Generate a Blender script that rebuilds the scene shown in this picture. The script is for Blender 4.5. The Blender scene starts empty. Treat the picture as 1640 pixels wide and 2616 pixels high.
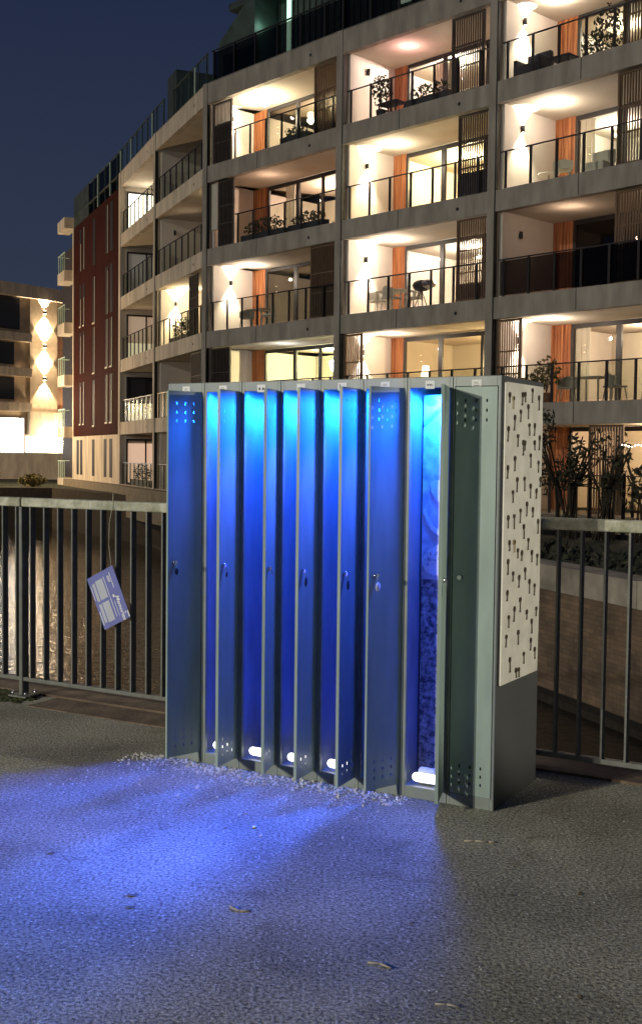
import bpy, bmesh, math, random
from mathutils import Matrix, Vector
R = math.radians
random.seed(7)
S = bpy.context.scene
COL = S.collection

# ------------------------------------------------------------------ camera
cd = bpy.data.cameras.new("camera"); cam = bpy.data.objects.new("camera", cd); COL.objects.link(cam)
cd.sensor_fit = 'VERTICAL'; cd.sensor_height = 24.0; cd.lens = 2926.48 / 2616 * 24.0
cd.clip_start = .05; cd.clip_end = 3000
cam.matrix_world = Matrix.Translation((0, 0, 1.4657)) @ Matrix.Rotation(R(90 - 2.8118), 4, 'X') @ Matrix.Rotation(R(.6525), 4, 'Z')
S.camera = cam

# ------------------------------------------------------------------ world, street light, exposure
W = bpy.data.worlds.new("World"); S.world = W; W.use_nodes = True
nt = W.node_tree; nt.nodes.clear()
o_ = nt.nodes.new('ShaderNodeOutputWorld'); bg = nt.nodes.new('ShaderNodeBackground')
tc = nt.nodes.new('ShaderNodeTexCoord'); sx = nt.nodes.new('ShaderNodeSeparateXYZ'); cr = nt.nodes.new('ShaderNodeValToRGB')
nt.links.new(tc.outputs['Generated'], sx.inputs[0]); nt.links.new(sx.outputs['Z'], cr.inputs[0])
cr.color_ramp.elements[0].position = 0.0; cr.color_ramp.elements[0].color = (.040, .048, .070, 1)
cr.color_ramp.elements[1].position = .40; cr.color_ramp.elements[1].color = (.0135, .022, .056, 1)
e = cr.color_ramp.elements.new(.13); e.color = (.029, .040, .070, 1)
nt.links.new(cr.outputs[0], bg.inputs[0]); bg.inputs[1].default_value = 1.0
nt.links.new(bg.outputs[0], o_.inputs[0])
S.view_settings.view_transform = 'Standard'; S.view_settings.look = 'None'
S.view_settings.exposure = 0; S.view_settings.gamma = 1
S.cycles.max_bounces = 6; S.cycles.diffuse_bounces = 3; S.cycles.glossy_bounces = 3
S.cycles.transparent_max_bounces = 16; S.cycles.transmission_bounces = 3
S.cycles.sample_clamp_indirect = 3.0; S.cycles.caustics_reflective = False; S.cycles.caustics_refractive = False
S.cycles.use_denoising = True

def light(name, kind, loc, energy, color, parent=None, **kw):
    l = bpy.data.lights.new(name, kind); l.energy = energy; l.color = color
    for k, v in kw.items(): setattr(l, k, v)
    o = bpy.data.objects.new(name, l); COL.objects.link(o); o.location = loc
    if parent: o.parent = parent
    return o
def aim(o, d): o.rotation_euler = Vector(d).to_track_quat('-Z', 'Y').to_euler()

SD = Vector((.80, .60, -.25))              # street light travels left-front to right-back
sun = light("street_light", 'SUN', (-10, -6, 8), .62, (1.0, .93, .78), angle=R(.8)); aim(sun, SD)
# the street lamp beside the photographer, out of the frame
lamp = light("street_lamp_light", 'POINT', Vector((.0, 5.05, 1.0)) - SD * 15.5, 5200, (1.0, .97, .82), shadow_soft_size=.10)
# added fill spot out of the frame, brightens the key board on the lockers
_u = Vector((.87567, -.48291, 0)); _v = Vector((.48291, .87567, 0)); _FR = Vector((.72567, 4.68757, 0))
sp = light("board_fill_spot", 'SPOT', _FR + _u * 6 + _v * .42 + Vector((0, 0, 2.3)), 950, (1, .95, .82), spot_size=R(20.5), spot_blend=.4, shadow_soft_size=.03)
aim(sp, (_FR + _v * .58 + Vector((0, 0, 1.05))) - sp.location)
# door lamp across the water, and the lit street round the far buildings
light("quay_lamp_light", 'POINT', (-21.5, 60, 4.0), 4200, (1.0, .66, .34), shadow_soft_size=.3)

# ------------------------------------------------------------------ materials
MATS = {}
def mat(name, col, rough=.6, metal=0.0, var=0.0, vs=6.0, bump=0.0, bs=60.0, emit=None, es=0.0, spec=.5, stretch=None, var2=None):
    m = bpy.data.materials.new(name); m.use_nodes = True; n = m.node_tree; b = n.nodes['Principled BSDF']
    b.inputs['Base Color'].default_value = (*col, 1); b.inputs['Roughness'].default_value = rough
    b.inputs['Metallic'].default_value = metal; b.inputs['Specular IOR Level'].default_value = spec
    if emit: b.inputs['Emission Color'].default_value = (*emit, 1); b.inputs['Emission Strength'].default_value = es
    if var or bump:
        t = n.nodes.new('ShaderNodeTexCoord'); mp = n.nodes.new('ShaderNodeMapping')
        n.links.new(t.outputs['Object'], mp.inputs[0])
        if stretch: mp.inputs['Scale'].default_value = stretch
    if var:
        a = n.nodes.new('ShaderNodeTexNoise'); a.inputs['Scale'].default_value = vs; a.inputs['Detail'].default_value = 6
        r = n.nodes.new('ShaderNodeValToRGB'); n.links.new(mp.outputs[0], a.inputs[0]); n.links.new(a.outputs[0], r.inputs[0])
        c2 = var2 or tuple(c * (1 + var) for c in col)
        r.color_ramp.elements[0].position = .32; r.color_ramp.elements[0].color = (*[c * (1 - var) for c in col], 1)
        r.color_ramp.elements[1].position = .68; r.color_ramp.elements[1].color = (*c2, 1)
        n.links.new(r.outputs[0], b.inputs['Base Color'])
    if bump:
        a2 = n.nodes.new('ShaderNodeTexNoise'); a2.inputs['Scale'].default_value = bs; a2.inputs['Detail'].default_value = 4
        bp = n.nodes.new('ShaderNodeBump'); bp.inputs['Strength'].default_value = bump; bp.inputs['Distance'].default_value = .02
        n.links.new(mp.outputs[0], a2.inputs[0]); n.links.new(a2.outputs[0], bp.inputs['Height']); n.links.new(bp.outputs[0], b.inputs['Normal'])
    MATS[name] = m; return m
def glow(name, col, s):
    return mat(name, (.8, .8, .8), .5, emit=col, es=s)
def glass(name, tint=(1, 1, 1), refl=.06, rough=.02, dark=1.0):
    m = bpy.data.materials.new(name); m.use_nodes = True; n = m.node_tree; n.nodes.clear()
    o = n.nodes.new('ShaderNodeOutputMaterial'); mx = n.nodes.new('ShaderNodeMixShader')
    t = n.nodes.new('ShaderNodeBsdfTransparent'); g = n.nodes.new('ShaderNodeBsdfGlossy'); lw = n.nodes.new('ShaderNodeLayerWeight')
    mr = n.nodes.new('ShaderNodeMapRange')
    t.inputs[0].default_value = (*[c * dark for c in tint], 1); g.inputs['Roughness'].default_value = rough
    lw.inputs[0].default_value = .5; n.links.new(lw.outputs['Facing'], mr.inputs[0])
    mr.inputs['To Min'].default_value = refl; mr.inputs['To Max'].default_value = min(1, refl * 6)
    n.links.new(mr.outputs[0], mx.inputs[0]); n.links.new(t.outputs[0], mx.inputs[1]); n.links.new(g.outputs[0], mx.inputs[2])
    n.links.new(mx.outputs[0], o.inputs[0]); MATS[name] = m; return m

def asphalt():
    m = mat('asphalt', (.10, .097, .085), .85, spec=.3); n = m.node_tree; b = n.nodes['Principled BSDF']
    t = n.nodes.new('ShaderNodeTexCoord')
    big = n.nodes.new('ShaderNodeTexNoise'); big.inputs['Scale'].default_value = 1.3; big.inputs['Detail'].default_value = 5
    fine = n.nodes.new('ShaderNodeTexNoise'); fine.inputs['Scale'].default_value = 84; fine.inputs['Detail'].default_value = 3
    fine.inputs['Roughness'].default_value = .7
    vo = n.nodes.new('ShaderNodeTexVoronoi'); vo.inputs['Scale'].default_value = 90
    for x in (big, fine, vo): n.links.new(t.outputs['Object'], x.inputs[0])
    r1 = n.nodes.new('ShaderNodeValToRGB'); r1.color_ramp.elements[0].position = .36; r1.color_ramp.elements[0].color = (.11, .107, .097, 1)
    r1.color_ramp.elements[1].position = .66; r1.color_ramp.elements[1].color = (.58, .56, .48, 1)
    n.links.new(fine.outputs[0], r1.inputs[0])
    r2 = n.nodes.new('ShaderNodeValToRGB'); r2.color_ramp.elements[0].position = .3; r2.color_ramp.elements[0].color = (.66, .65, .60, 1)
    r2.color_ramp.elements[1].position = .7; r2.color_ramp.elements[1].color = (1.40, 1.37, 1.26, 1)
    n.links.new(big.outputs[0], r2.inputs[0])
    mu = n.nodes.new('ShaderNodeMixRGB'); mu.blend_type = 'MULTIPLY'; mu.inputs[0].default_value = 1
    n.links.new(r1.outputs[0], mu.inputs[1]); n.links.new(r2.outputs[0], mu.inputs[2])
    st = n.nodes.new('ShaderNodeTexNoise'); st.inputs['Scale'].default_value = 3.1; st.inputs['Detail'].default_value = 3; st.inputs['Distortion'].default_value = .8
    n.links.new(t.outputs['Object'], st.inputs[0])
    r3 = n.nodes.new('ShaderNodeValToRGB'); r3.color_ramp.elements[0].position = .33; r3.color_ramp.elements[0].color = (.80, .79, .76, 1)
    r3.color_ramp.elements[1].position = .42; r3.color_ramp.elements[1].color = (1, 1, 1, 1); n.links.new(st.outputs[0], r3.inputs[0])
    m3 = n.nodes.new('ShaderNodeMixRGB'); m3.blend_type = 'MULTIPLY'; m3.inputs[0].default_value = 1
    n.links.new(mu.outputs[0], m3.inputs[1]); n.links.new(r3.outputs[0], m3.inputs[2]); mu = m3
    # light stone chips set in the surface
    hsv = n.nodes.new('ShaderNodeSeparateColor'); n.links.new(vo.outputs['Color'], hsv.inputs[0])
    gt = n.nodes.new('ShaderNodeMath'); gt.operation = 'GREATER_THAN'; gt.inputs[1].default_value = .945; n.links.new(hsv.outputs[0], gt.inputs[0])
    lt = n.nodes.new('ShaderNodeMath'); lt.operation = 'LESS_THAN'; lt.inputs[1].default_value = .42; n.links.new(vo.outputs['Distance'], lt.inputs[0])
    ml = n.nodes.new('ShaderNodeMath'); ml.operation = 'MULTIPLY'; n.links.new(gt.outputs[0], ml.inputs[0]); n.links.new(lt.outputs[0], ml.inputs[1])
    mx = n.nodes.new('ShaderNodeMixRGB'); mx.inputs[2].default_value = (.62, .60, .55, 1)
    n.links.new(ml.outputs[0], mx.inputs[0]); n.links.new(mu.outputs[0], mx.inputs[1]); n.links.new(mx.outputs[0], b.inputs['Base Color'])
    bp = n.nodes.new('ShaderNodeBump'); bp.inputs['Strength'].default_value = .9; bp.inputs['Distance'].default_value = .006
    n.links.new(fine.outputs[0], bp.inputs['Height']); n.links.new(bp.outputs[0], b.inputs['Normal'])
    return m
def water():
    m = mat('canal_water', (.012, .011, .008), .06, spec=.6); n = m.node_tree; b = n.nodes['Principled BSDF']
    t = n.nodes.new('ShaderNodeTexCoord'); mp = n.nodes.new('ShaderNodeMapping'); mp.inputs['Scale'].default_value = (1.0, .8, 1)
    n.links.new(t.outputs['Object'], mp.inputs[0])
    a = n.nodes.new('ShaderNodeTexNoise'); a.inputs['Scale'].default_value = 7.0; a.inputs['Detail'].default_value = 6; a.inputs['Distortion'].default_value = .5
    c = n.nodes.new('ShaderNodeTexNoise'); c.inputs['Scale'].default_value = 1.1; c.inputs['Detail'].default_value = 2
    n.links.new(mp.outputs[0], a.inputs[0]); n.links.new(mp.outputs[0], c.inputs[0])
    ad = n.nodes.new('ShaderNodeMath'); n.links.new(a.outputs[0], ad.inputs[0]); n.links.new(c.outputs[0], ad.inputs[1])
    bp = n.nodes.new('ShaderNodeBump'); bp.inputs['Strength'].default_value = .50; bp.inputs['Distance'].default_value = .05
    n.links.new(ad.outputs[0], bp.inputs['Height']); n.links.new(bp.outputs[0], b.inputs['Normal'])
    return m
def bricks(name, c1, c2, mortar, scale, rough=.85):
    m = mat(name, c1, rough); n = m.node_tree; b = n.nodes['Principled BSDF']
    t = n.nodes.new('ShaderNodeUVMap') ; br = n.nodes.new('ShaderNodeTexBrick')
    br.inputs['Color1'].default_value = (*c1, 1); br.inputs['Color2'].default_value = (*c2, 1); br.inputs['Mortar'].default_value = (*mortar, 1)
    br.inputs['Scale'].default_value = scale; br.inputs['Mortar Size'].default_value = .012; br.inputs['Brick Width'].default_value = .6; br.inputs['Row Height'].default_value = .2
    n.links.new(t.outputs[0], br.inputs[0])
    no = n.nodes.new('ShaderNodeTexNoise'); no.inputs['Scale'].default_value = 1.6; no.inputs['Detail'].default_value = 7
    tc = n.nodes.new('ShaderNodeTexCoord'); n.links.new(tc.outputs['Object'], no.inputs[0])
    rr = n.nodes.new('ShaderNodeValToRGB'); rr.color_ramp.elements[0].position = .3; rr.color_ramp.elements[0].color = (.55, .55, .55, 1)
    rr.color_ramp.elements[1].position = .7; rr.color_ramp.elements[1].color = (1.25, 1.2, 1.1, 1); n.links.new(no.outputs[0], rr.inputs[0])
    mu = n.nodes.new('ShaderNodeMixRGB'); mu.blend_type = 'MULTIPLY'; mu.inputs[0].default_value = 1
    n.links.new(br.outputs[0], mu.inputs[1]); n.links.new(rr.outputs[0], mu.inputs[2]); n.links.new(mu.outputs[0], b.inputs['Base Color'])
    return m

asphalt(); water()
mat('concrete', (.35, .315, .27), .9, spec=.2, var=.20, vs=1.1, bump=.3, bs=12, stretch=(2.6, 2.6, .7))
mat('lit_concrete', (.56, .49, .39), .85, var=.25, vs=.8, bump=.3, bs=9, stretch=(3, 3, .6))  # brighter copy of concrete, lamplight on the left bays put into its colour
mat('soffit', (.62, .56, .47), .9, var=.06, vs=1.2)
mat('plaster', (.70, .63, .56), .9, var=.05, vs=1.5)
mat('room_wall', (.72, .66, .55), .9, var=.04, vs=1)
mat('room_floor', (.30, .20, .12), .6, var=.2, vs=3)
mat('frame_black', (.018, .016, .018), .45)
mat('rail_black', (.015, .012, .012), .4)
mat('screen_wood', (.16, .095, .055), .7, var=.25, vs=5, stretch=(8, 8, .6))
mat('screen_dark', (.060, .045, .038), .7, var=.2, vs=5)
mat('roof_dark', (.035, .05, .048), .6, var=.3, vs=1.2)
mat('cladding_green', (.045, .07, .06), .6, var=.35, vs=2)
mat('mint_frame', (.45, .60, .50), .5)
mat('red_facade', (.040, .009, .006), .9, spec=.08, var=.15, vs=.7, bump=.2, bs=8)
mat('cream_frame', (.62, .57, .48), .7)
glass('window_glass', (1, .98, .94), .02)
glass('dark_window', (.30, .28, .27), .03)
glass('rail_glass', (.92, .94, .90), .010, .22)
glass('smoked_glass', (.34, .33, .32), .012, .15)
mat('fence_steel', (.15, .152, .135), .55, .0, var=.2, vs=14, bump=.15, bs=80)
mat('rail_mossy', (.40, .40, .27), .8, var=.3, vs=16, bump=.5, bs=60, var2=(.56, .55, .44))
mat('locker_paint', (.23, .26, .235), .42, .0, var=.14, vs=9, bump=.04, bs=9)
mat('locker_door_paint', (.28, .36, .315), .48, .0, var=.13, vs=3, bump=.06, bs=5, stretch=(4, 4, .9))
mat('locker_inner', (.30, .34, .40), .30, .35, var=.16, vs=4, bump=.05, bs=6, stretch=(3, 3, 1))
mat('locker_side', (.072, .074, .068), .45, var=.06, vs=4)
mat('gap_dark', (.012, .012, .012), .7)
mat('sticker', (.78, .78, .74), .6)
mat('ink', (.03, .03, .035), .6)
mat('chrome', (.75, .75, .76), .2, 1.0)
mat('tag_black', (.012, .012, .014), .35)
mat('tag_white', (.85, .84, .78), .4)
mat('tube_white', (.88, .90, .92), .35)
glow('tube_glow', (1.0, .97, .92), 3.0)
glow('led', (.05, .35, 1.0), 18); glow('blue_fill_strip', (.0, .035, 1.0), 9)
mat('board_white', (.60, .565, .47), .6, var=.10, vs=11, bump=.1, bs=25)
mat('board_edge', (.85, .80, .66), .5)
mat('key_bronze', (.12, .095, .06), .42, .5)
mat('key_brass', (.85, .66, .32), .25, 1.0)
mat('card_blue', (.15, .17, .46), .6, var=.12, vs=9)
mat('card_print', (.48, .50, .58), .6, var=.05, vs=12)
mat('card_white', (.85, .86, .88), .6)
mat('string', (.55, .53, .42), .8)
mat('lawn', (.030, .038, .016), .95, var=.4, vs=5, bump=.8, bs=30)
mat('soil', (.024, .020, .014), .95, var=.4, vs=5, bump=.8, bs=25)
mat('moss', (.05, .06, .018), .95, var=.5, vs=9, bump=.6, bs=60)
mat('kerb_stone', (.16, .115, .08), .9, var=.35, vs=7, bump=.4, bs=40)
mat('pavement', (.20, .17, .12), .9, var=.2, vs=3)
bricks('quay_brick', (.15, .105, .075), (.22, .155, .105), (.10, .08, .06), 2.7)
mat('quay_coping', (.34, .30, .24), .85, var=.35, vs=2.2, bump=.5, bs=8)
mat('foliage', (.045, .05, .026), .8, var=.5, vs=8)
mat('foliage_dry', (.11, .095, .03), .85, var=.5, vs=8)
mat('bark', (.035, .026, .018), .9)
mat('pot_dark', (.03, .03, .035), .6); mat('pot_terra', (.16, .07, .04), .8)
mat('fabric_pale', (.72, .68, .60), .9); mat('fabric_dark', (.04, .035, .05), .9); mat('fabric_blue', (.08, .09, .22), .9)
mat('furniture_grey', (.30, .27, .24), .7); mat('furniture_white', (.75, .72, .66), .6)
mat('pebble', (.70, .68, .62), .35); mat('leaf_dead', (.17, .12, .07), .8); mat('twig', (.38, .33, .25), .8)
mat('tile_wall', (.50, .40, .28), .85, var=.15, vs=2); mat('amber_trim', (.75, .22, .06), .6)
glow('bulb', (1.0, .84, .60), 22); glow('bulb_white', (.92, .96, 1.0), 22)
glow('shop_light', (1.0, .95, .88), 9.0); glow('curtain_lit', (1.0, .62, .36), .18)
glow('screen_tv', (.55, .66, 1.0), 4.0); glow('lamp_glow', (1.0, .80, .50), 5.0); glow('fairy_bulb', (1, .9, .75), 14)
m = mat('orange_wood', (.42, .15, .055), .6); n = m.node_tree
t = n.nodes.new('ShaderNodeTexCoord'); mp = n.nodes.new('ShaderNodeMapping'); mp.inputs['Scale'].default_value = (7, 7, .35)
no = n.nodes.new('ShaderNodeTexNoise'); no.inputs['Scale'].default_value = 2; rr = n.nodes.new('ShaderNodeValToRGB')
rr.color_ramp.elements[0].position = .35; rr.color_ramp.elements[0].color = (.26, .075, .028, 1); rr.color_ramp.elements[1].position = .65; rr.color_ramp.elements[1].color = (.55, .22, .085, 1)
n.links.new(t.outputs['Object'], mp.inputs[0]); n.links.new(mp.outputs[0], no.inputs[0]); n.links.new(no.outputs[0], rr.inputs[0]); n.links.new(rr.outputs[0], n.nodes['Principled BSDF'].inputs['Base Color'])
# printed cloth hanging in some lockers: speckled sea-bed pattern
m = mat('print_cloth', (.3, .3, .35), .6); n = m.node_tree
t = n.nodes.new('ShaderNodeTexCoord'); no = n.nodes.new('ShaderNodeTexNoise'); no.inputs['Scale'].default_value = 34; no.inputs['Detail'].default_value = 6; no.inputs['Roughness'].default_value = .7
rr = n.nodes.new('ShaderNodeValToRGB'); rr.color_ramp.elements[0].position = .42; rr.color_ramp.elements[0].color = (.07, .08, .11, 1); rr.color_ramp.elements[1].position = .72; rr.color_ramp.elements[1].color = (.80, .82, .86, 1)
n.links.new(t.outputs['Object'], no.inputs[0]); n.links.new(no.outputs[0], rr.inputs[0]); n.links.new(rr.outputs[0], n.nodes['Principled BSDF'].inputs['Base Color'])
mat('print_pale', (.62, .68, .78), .6, var=.35, vs=18)
mat('print_shape', (.85, .88, .92), .6, var=.08, vs=60); mat('print_mid', (.28, .36, .44), .6, var=.2, vs=30)

# ------------------------------------------------------------------ mesh helpers
class MB:
    def __init__(s, fr=None): s.bm = bmesh.new(); s.fr = fr
    def _t(s, vs):
        if s.fr is not None:
            for v in vs: v.co = s.fr @ v.co
    def box(s, x0, x1, y0, y1, z0, z1):
        vs = [s.bm.verts.new((x, y, z)) for x in (x0, x1) for y in (y0, y1) for z in (z0, z1)]
        for a, b, c, d in ((0, 1, 3, 2), (4, 6, 7, 5), (0, 4, 5, 1), (2, 3, 7, 6), (0, 2, 6, 4), (1, 5, 7, 3)):
            s.bm.faces.new((vs[a], vs[b], vs[c], vs[d]))
        s._t(vs); return s
    def bar(s, p, q, w, d=None):        # square bar from p to q
        p, q = Vector(p), Vector(q); d = d or w; ax = (q - p).normalized()
        up = Vector((0, 0, 1)) if abs(ax.z) < .9 else Vector((0, 1, 0)); a = ax.cross(up).normalized(); b = ax.cross(a)
        vs = [s.bm.verts.new(c + a * i * w / 2 + b * j * d / 2) for c in (p, q) for i, j in ((-1, -1), (1, -1), (1, 1), (-1, 1))]
        for f in ((0, 1, 2, 3), (7, 6, 5, 4), (0, 4, 5, 1), (1, 5, 6, 2), (2, 6, 7, 3), (3, 7, 4, 0)): s.bm.faces.new([vs[i] for i in f])
        s._t(vs); return s
    def cyl(s, p, q, r, r2=None, n=16, cap=True):
        p, q = Vector(p), Vector(q); r2 = r if r2 is None else r2; ax = (q - p).normalized()
        up = Vector((0, 0, 1)) if abs(ax.z) < .9 else Vector((0, 1, 0)); a = ax.cross(up).normalized(); b = ax.cross(a)
        A = []; B = []
        for i in range(n):
            t = 2 * math.pi * i / n; d = a * math.cos(t) + b * math.sin(t)
            A.append(s.bm.verts.new(p + d * r)); B.append(s.bm.verts.new(q + d * r2))
        for i in range(n):
            f = s.bm.faces.new((A[i], A[(i + 1) % n], B[(i + 1) % n], B[i])); f.smooth = True
        if cap: s.bm.faces.new(A[::-1]); s.bm.faces.new(B)
        s._t(A + B); return s
    def tube(s, pts, r, n=6):
        for a, b in zip(pts, pts[1:]): s.cyl(a, b, r, n=n)
        return s
    def ball(s, c, r, sz=(1, 1, 1), sub=1, jit=0):
        g = bmesh.ops.create_icosphere(s.bm, subdivisions=sub, radius=r)
        for v in g['verts']:
            k = 1 + random.uniform(-jit, jit); v.co = Vector((v.co.x * sz[0] * k, v.co.y * sz[1] * k, v.co.z * sz[2] * k)) + Vector(c)
        s._t(g['verts']); return s
    def poly(s, pts, d=(0, 0, 0)):       # extruded outline
        d = Vector(d); A = [s.bm.verts.new(Vector(p)) for p in pts]
        if d.length == 0: s.bm.faces.new(A); s._t(A); return s
        B = [s.bm.verts.new(Vector(p) + d) for p in pts]; n = len(A)
        s.bm.faces.new(A[::-1]); s.bm.faces.new(B)
        for i in range(n): s.bm.faces.new((A[i], A[(i + 1) % n], B[(i + 1) % n], B[i]))
        s._t(A + B); return s
    def leaves(s, c, rad, n, size, flat=1.0, skirt=None):
        c = Vector(c)
        for _ in range(n):
            while True:
                p = Vector([random.uniform(-1, 1) for _ in range(3)])
                if .25 < p.length < 1: break
            p = Vector((p.x * rad[0], p.y * rad[1], p.z * rad[2])) + c
            a = Vector([random.gauss(0, 1) for _ in range(3)]).normalized(); b = a.orthogonal().normalized(); k = size * random.uniform(.6, 1.4)
            vs = [s.bm.verts.new(p - a * k), s.bm.verts.new(p + b * k * .4), s.bm.verts.new(p + a * k), s.bm.verts.new(p - b * k * .4)]
            s.bm.faces.new(vs); s._t(vs)
        return s
    def build(s, name, m, parent=None, loc=None, uv=None, bevel=0):
        me = bpy.data.meshes.new(name)
        bmesh.ops.recalc_face_normals(s.bm, faces=s.bm.faces)
        if uv:
            l = s.bm.loops.layers.uv.new('UVMap')
            for f in s.bm.faces:
                for lp in f.loops: lp[l].uv = uv(lp.vert.co)
        s.bm.to_mesh(me); s.bm.free()
        me.materials.append(MATS[m] if isinstance(m, str) else m)
        o = bpy.data.objects.new(name, me); COL.objects.link(o)
        if parent: o.parent = parent
        if loc: o.location = loc
        if bevel:
            b = o.modifiers.new('bevel', 'BEVEL'); b.width = bevel; b.segments = 2; b.limit_method = 'ANGLE'
        return o
def tag(o, label=None, cat=None, group=None, kind=None):
    if label: o['label'] = label
    if cat: o['category'] = cat
    if group: o['group'] = group
    if kind: o['kind'] = kind
    return o
def empty(name, loc=(0, 0, 0), rz=0, label=None, cat=None, group=None):
    o = bpy.data.objects.new(name, None); COL.objects.link(o); o.location = loc; o.rotation_euler.z = rz; o.empty_display_size = .2
    return tag(o, label, cat, group)
def copy_tree(o, parent=None):
    c = o.copy(); COL.objects.link(c)
    if parent: c.parent = parent
    for ch in list(o.children): copy_tree(ch, c)
    return c
def frame(O, x):
    x = Vector((x[0], x[1], 0)).normalized(); n_ = Vector((-x.y, x.x, 0))
    return Matrix(((x.x, n_.x, 0, O[0]), (x.y, n_.y, 0, O[1]), (0, 0, 1, O[2] if len(O) > 2 else 0), (0, 0, 0, 1)))

# ------------------------------------------------------------------ ground, canal, quays
def slab(name, pts, z0, z1, m, **kw):
    return tag(MB().poly([(x, y, z0) for x, y in pts], (0, 0, z1 - z0)).build(name, m), kind='structure', **kw)
fd = Vector((.8687, -.4953)); fp = Vector((1.40, 4.99)); fn = Vector((.4953, .8687))      # the fence line on the bridge edge
def fl(s, off=0): p = fp + fd * s + fn * off; return (p.x, p.y)
slab('ground', [fl(-14, .10), fl(9, .10), fl(9, -22), fl(-14, -22)], -.6, 0, 'asphalt')
slab('bridge_edge', [fl(-14, .40), fl(9, .40), fl(9, .101), fl(-14, .101)], -.9, .012, 'kerb_stone')
slab('bridge_beam', [fl(-14, .38), fl(9, .38), fl(9, .0), fl(-14, .0)], -1.5, -.901, 'kerb_stone')
tag(MB().poly([(-600, -60, -2.5), (400, -60, -2.5), (400, 900, -2.5), (-600, 900, -2.5)]).build('canal_water', 'canal_water'), kind='structure')
# opposite quay: brick wall with a stone coping, running from near right to far left
qa = Vector((8.6, 5.6)); qb = Vector((-6.9, 48.9)); qd = (qb - qa).normalized(); qn = Vector((-qd.y, qd.x)) * -1
def q(s, off=0): p = qa + qd * s + qn * off; return (p.x, p.y)
QL = (qb - qa).length
tag(MB().poly([(*q(0), -4), (*q(QL), -4), (*q(QL, .6), -4), (*q(0, .6), -4)], (0, 0, 3.28)).build('quay_wall', 'quay_brick', uv=lambda c: (((Vector((c.x, c.y)) - qa).dot(qd)), c.z)), 'long brown brick canal wall under the pale coping on the far side of the water', 'canal wall')
cp = empty('quay_coping', (*q(0), -.72), label='row of pale weathered stone coping blocks on top of the brick canal wall', cat='coping')
w_ = MB(); s_ = 0
while s_ < QL - 1:
    L_ = random.uniform(1.0, 1.5); w_.poly([(*q(s_ + .01, -.05), -.715), (*q(s_ + L_ - .01, -.05), -.715), (*q(s_ + L_ - .01, .5), -.715), (*q(s_ + .01, .5), -.715)], (0, 0, .42 + random.uniform(-.015, .015))); s_ += L_
o = w_.build('coping_stone', 'quay_coping', cp); o.location = -Vector((*q(0), -.72))
w_ = MB().poly([(*q(0, -.30), -3.4), (*q(QL, -.30), -3.4), (*q(QL, -.003), -3.4), (*q(0, -.003), -3.4)], (0, 0, 1.02))
tag(w_.build('quay_footing', 'soil'), 'dark wet stone footing at the waterline of the brick canal wall', 'footing')
slab('quay_lawn', [q(0, .5), q(QL, .5), (-6.0, 49.4), (0, 40), (12, 30), (20, 20), (14, 4)], -1.2, -.36, 'lawn')
slab('quay_terrace', [(10.2, 26.3), (4.3, 32.1), (0, 36.6), (-4.9, 42.2), (-7.7, 48.7), (-10.3, 55.5), (-14.9, 66.2), (-20, 90), (40, 90), (40, 20)], -1.4, -.04, 'pavement')
slab('bank_wall', [(-80, 58.6), (-14.2, 60.5), (-6.6, 47.9), (-6.2, 48.6), (-13.6, 61.3), (-80, 59.6)], -4, -.40, 'soil')
slab('bank', [(-90, 59.6), (-13.6, 61.4), (-6.5, 48.8), (-8, 60), (-16, 110), (-90, 110)], -1.2, -.42, 'lawn')
slab('far_ground', [(-500, 110), (-16, 110), (400, 90), (400, 800), (-500, 800)], -1.2, -.44, 'soil')
for k, (x0, y0, x1, y1) in enumerate(((-2.3, 7.28, -1.85, 7.02), (-4.5, 8.5, -2.4, 7.33))):
    pass
w_ = MB()
for i in range(260):
    s = random.uniform(-4.6, -3.55); o_f = random.uniform(-.14, .09); p = fp + fd * s + fn * o_f
    w_.ball((p.x, p.y, .004), random.uniform(.012, .035), (1, 1, .35), 1, .3)
tag(w_.build('moss', 'moss'), kind='stuff', label='green moss along the fence foot on the left', cat='moss')
slab('kerb_strip', [fl(-3.45, -.17), fl(-2.0, -.17), fl(-2.0, .08), fl(-3.45, .08)], -.1, .006, 'kerb_stone')

# ------------------------------------------------------------------ fence on the bridge
FA = math.atan2(fd.y, fd.x)
def fence_bay(s0, s1, label, post0=True, post1=True):
    t = empty('bridge_fence', (*fl(s0), 0), FA, label, 'fence'); L = s1 - s0
    MB().box(0, L, -.035, .035, 1.145, 1.198).build('top_rail', 'rail_mossy', t, bevel=.008)
    MB().box(0, L, -.02, .02, .105, .128).build('bottom_rail', 'fence_steel', t, bevel=.003)
    x = .06; k = 0; proto = None
    while x < L - .03:
        if proto is None: proto = b = MB().box(-.0045, .0045, -.022, .022, .128, 1.145).build('bar', 'fence_steel', t)
        else: b = proto.copy(); COL.objects.link(b); b.parent = t
        b.location.x = x; x += .108
    for on, px in ((post0, 0), (post1, L)):
        if on:
            p = MB().box(px - .011, px + .011, -.03, .03, .0, 1.145).build('post', 'fence_steel', t, bevel=.002)
            MB().box(px - .07, px + .07, -.06, .06, .012, .022).build('foot_plate', 'fence_steel', p)
            for dx, dy in ((-.05, -.04), (.05, -.04), (-.05, .04), (.05, .04)): MB().cyl((px + dx, dy, .02), (px + dx, dy, .045), .009, n=6).build('bolt', 'chrome', p)
    return t
# post stands near px (130,1805): s about -3.62
fence_bay(-7.2, -3.64, 'grey steel bar fence bay left of the fence post, reflections behind it', True, True)
fence_bay(-3.63, -2.06, 'grey steel bar fence bay between the left post and the lockers, card tied to it', False, False)
fence_bay(-2.05, .262, 'steel bar fence bay in shadow behind and right of the lockers', False, True)
fence_bay(.272, 3.0, 'short lit end of the fence at the right edge of the photo', False, True)

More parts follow.
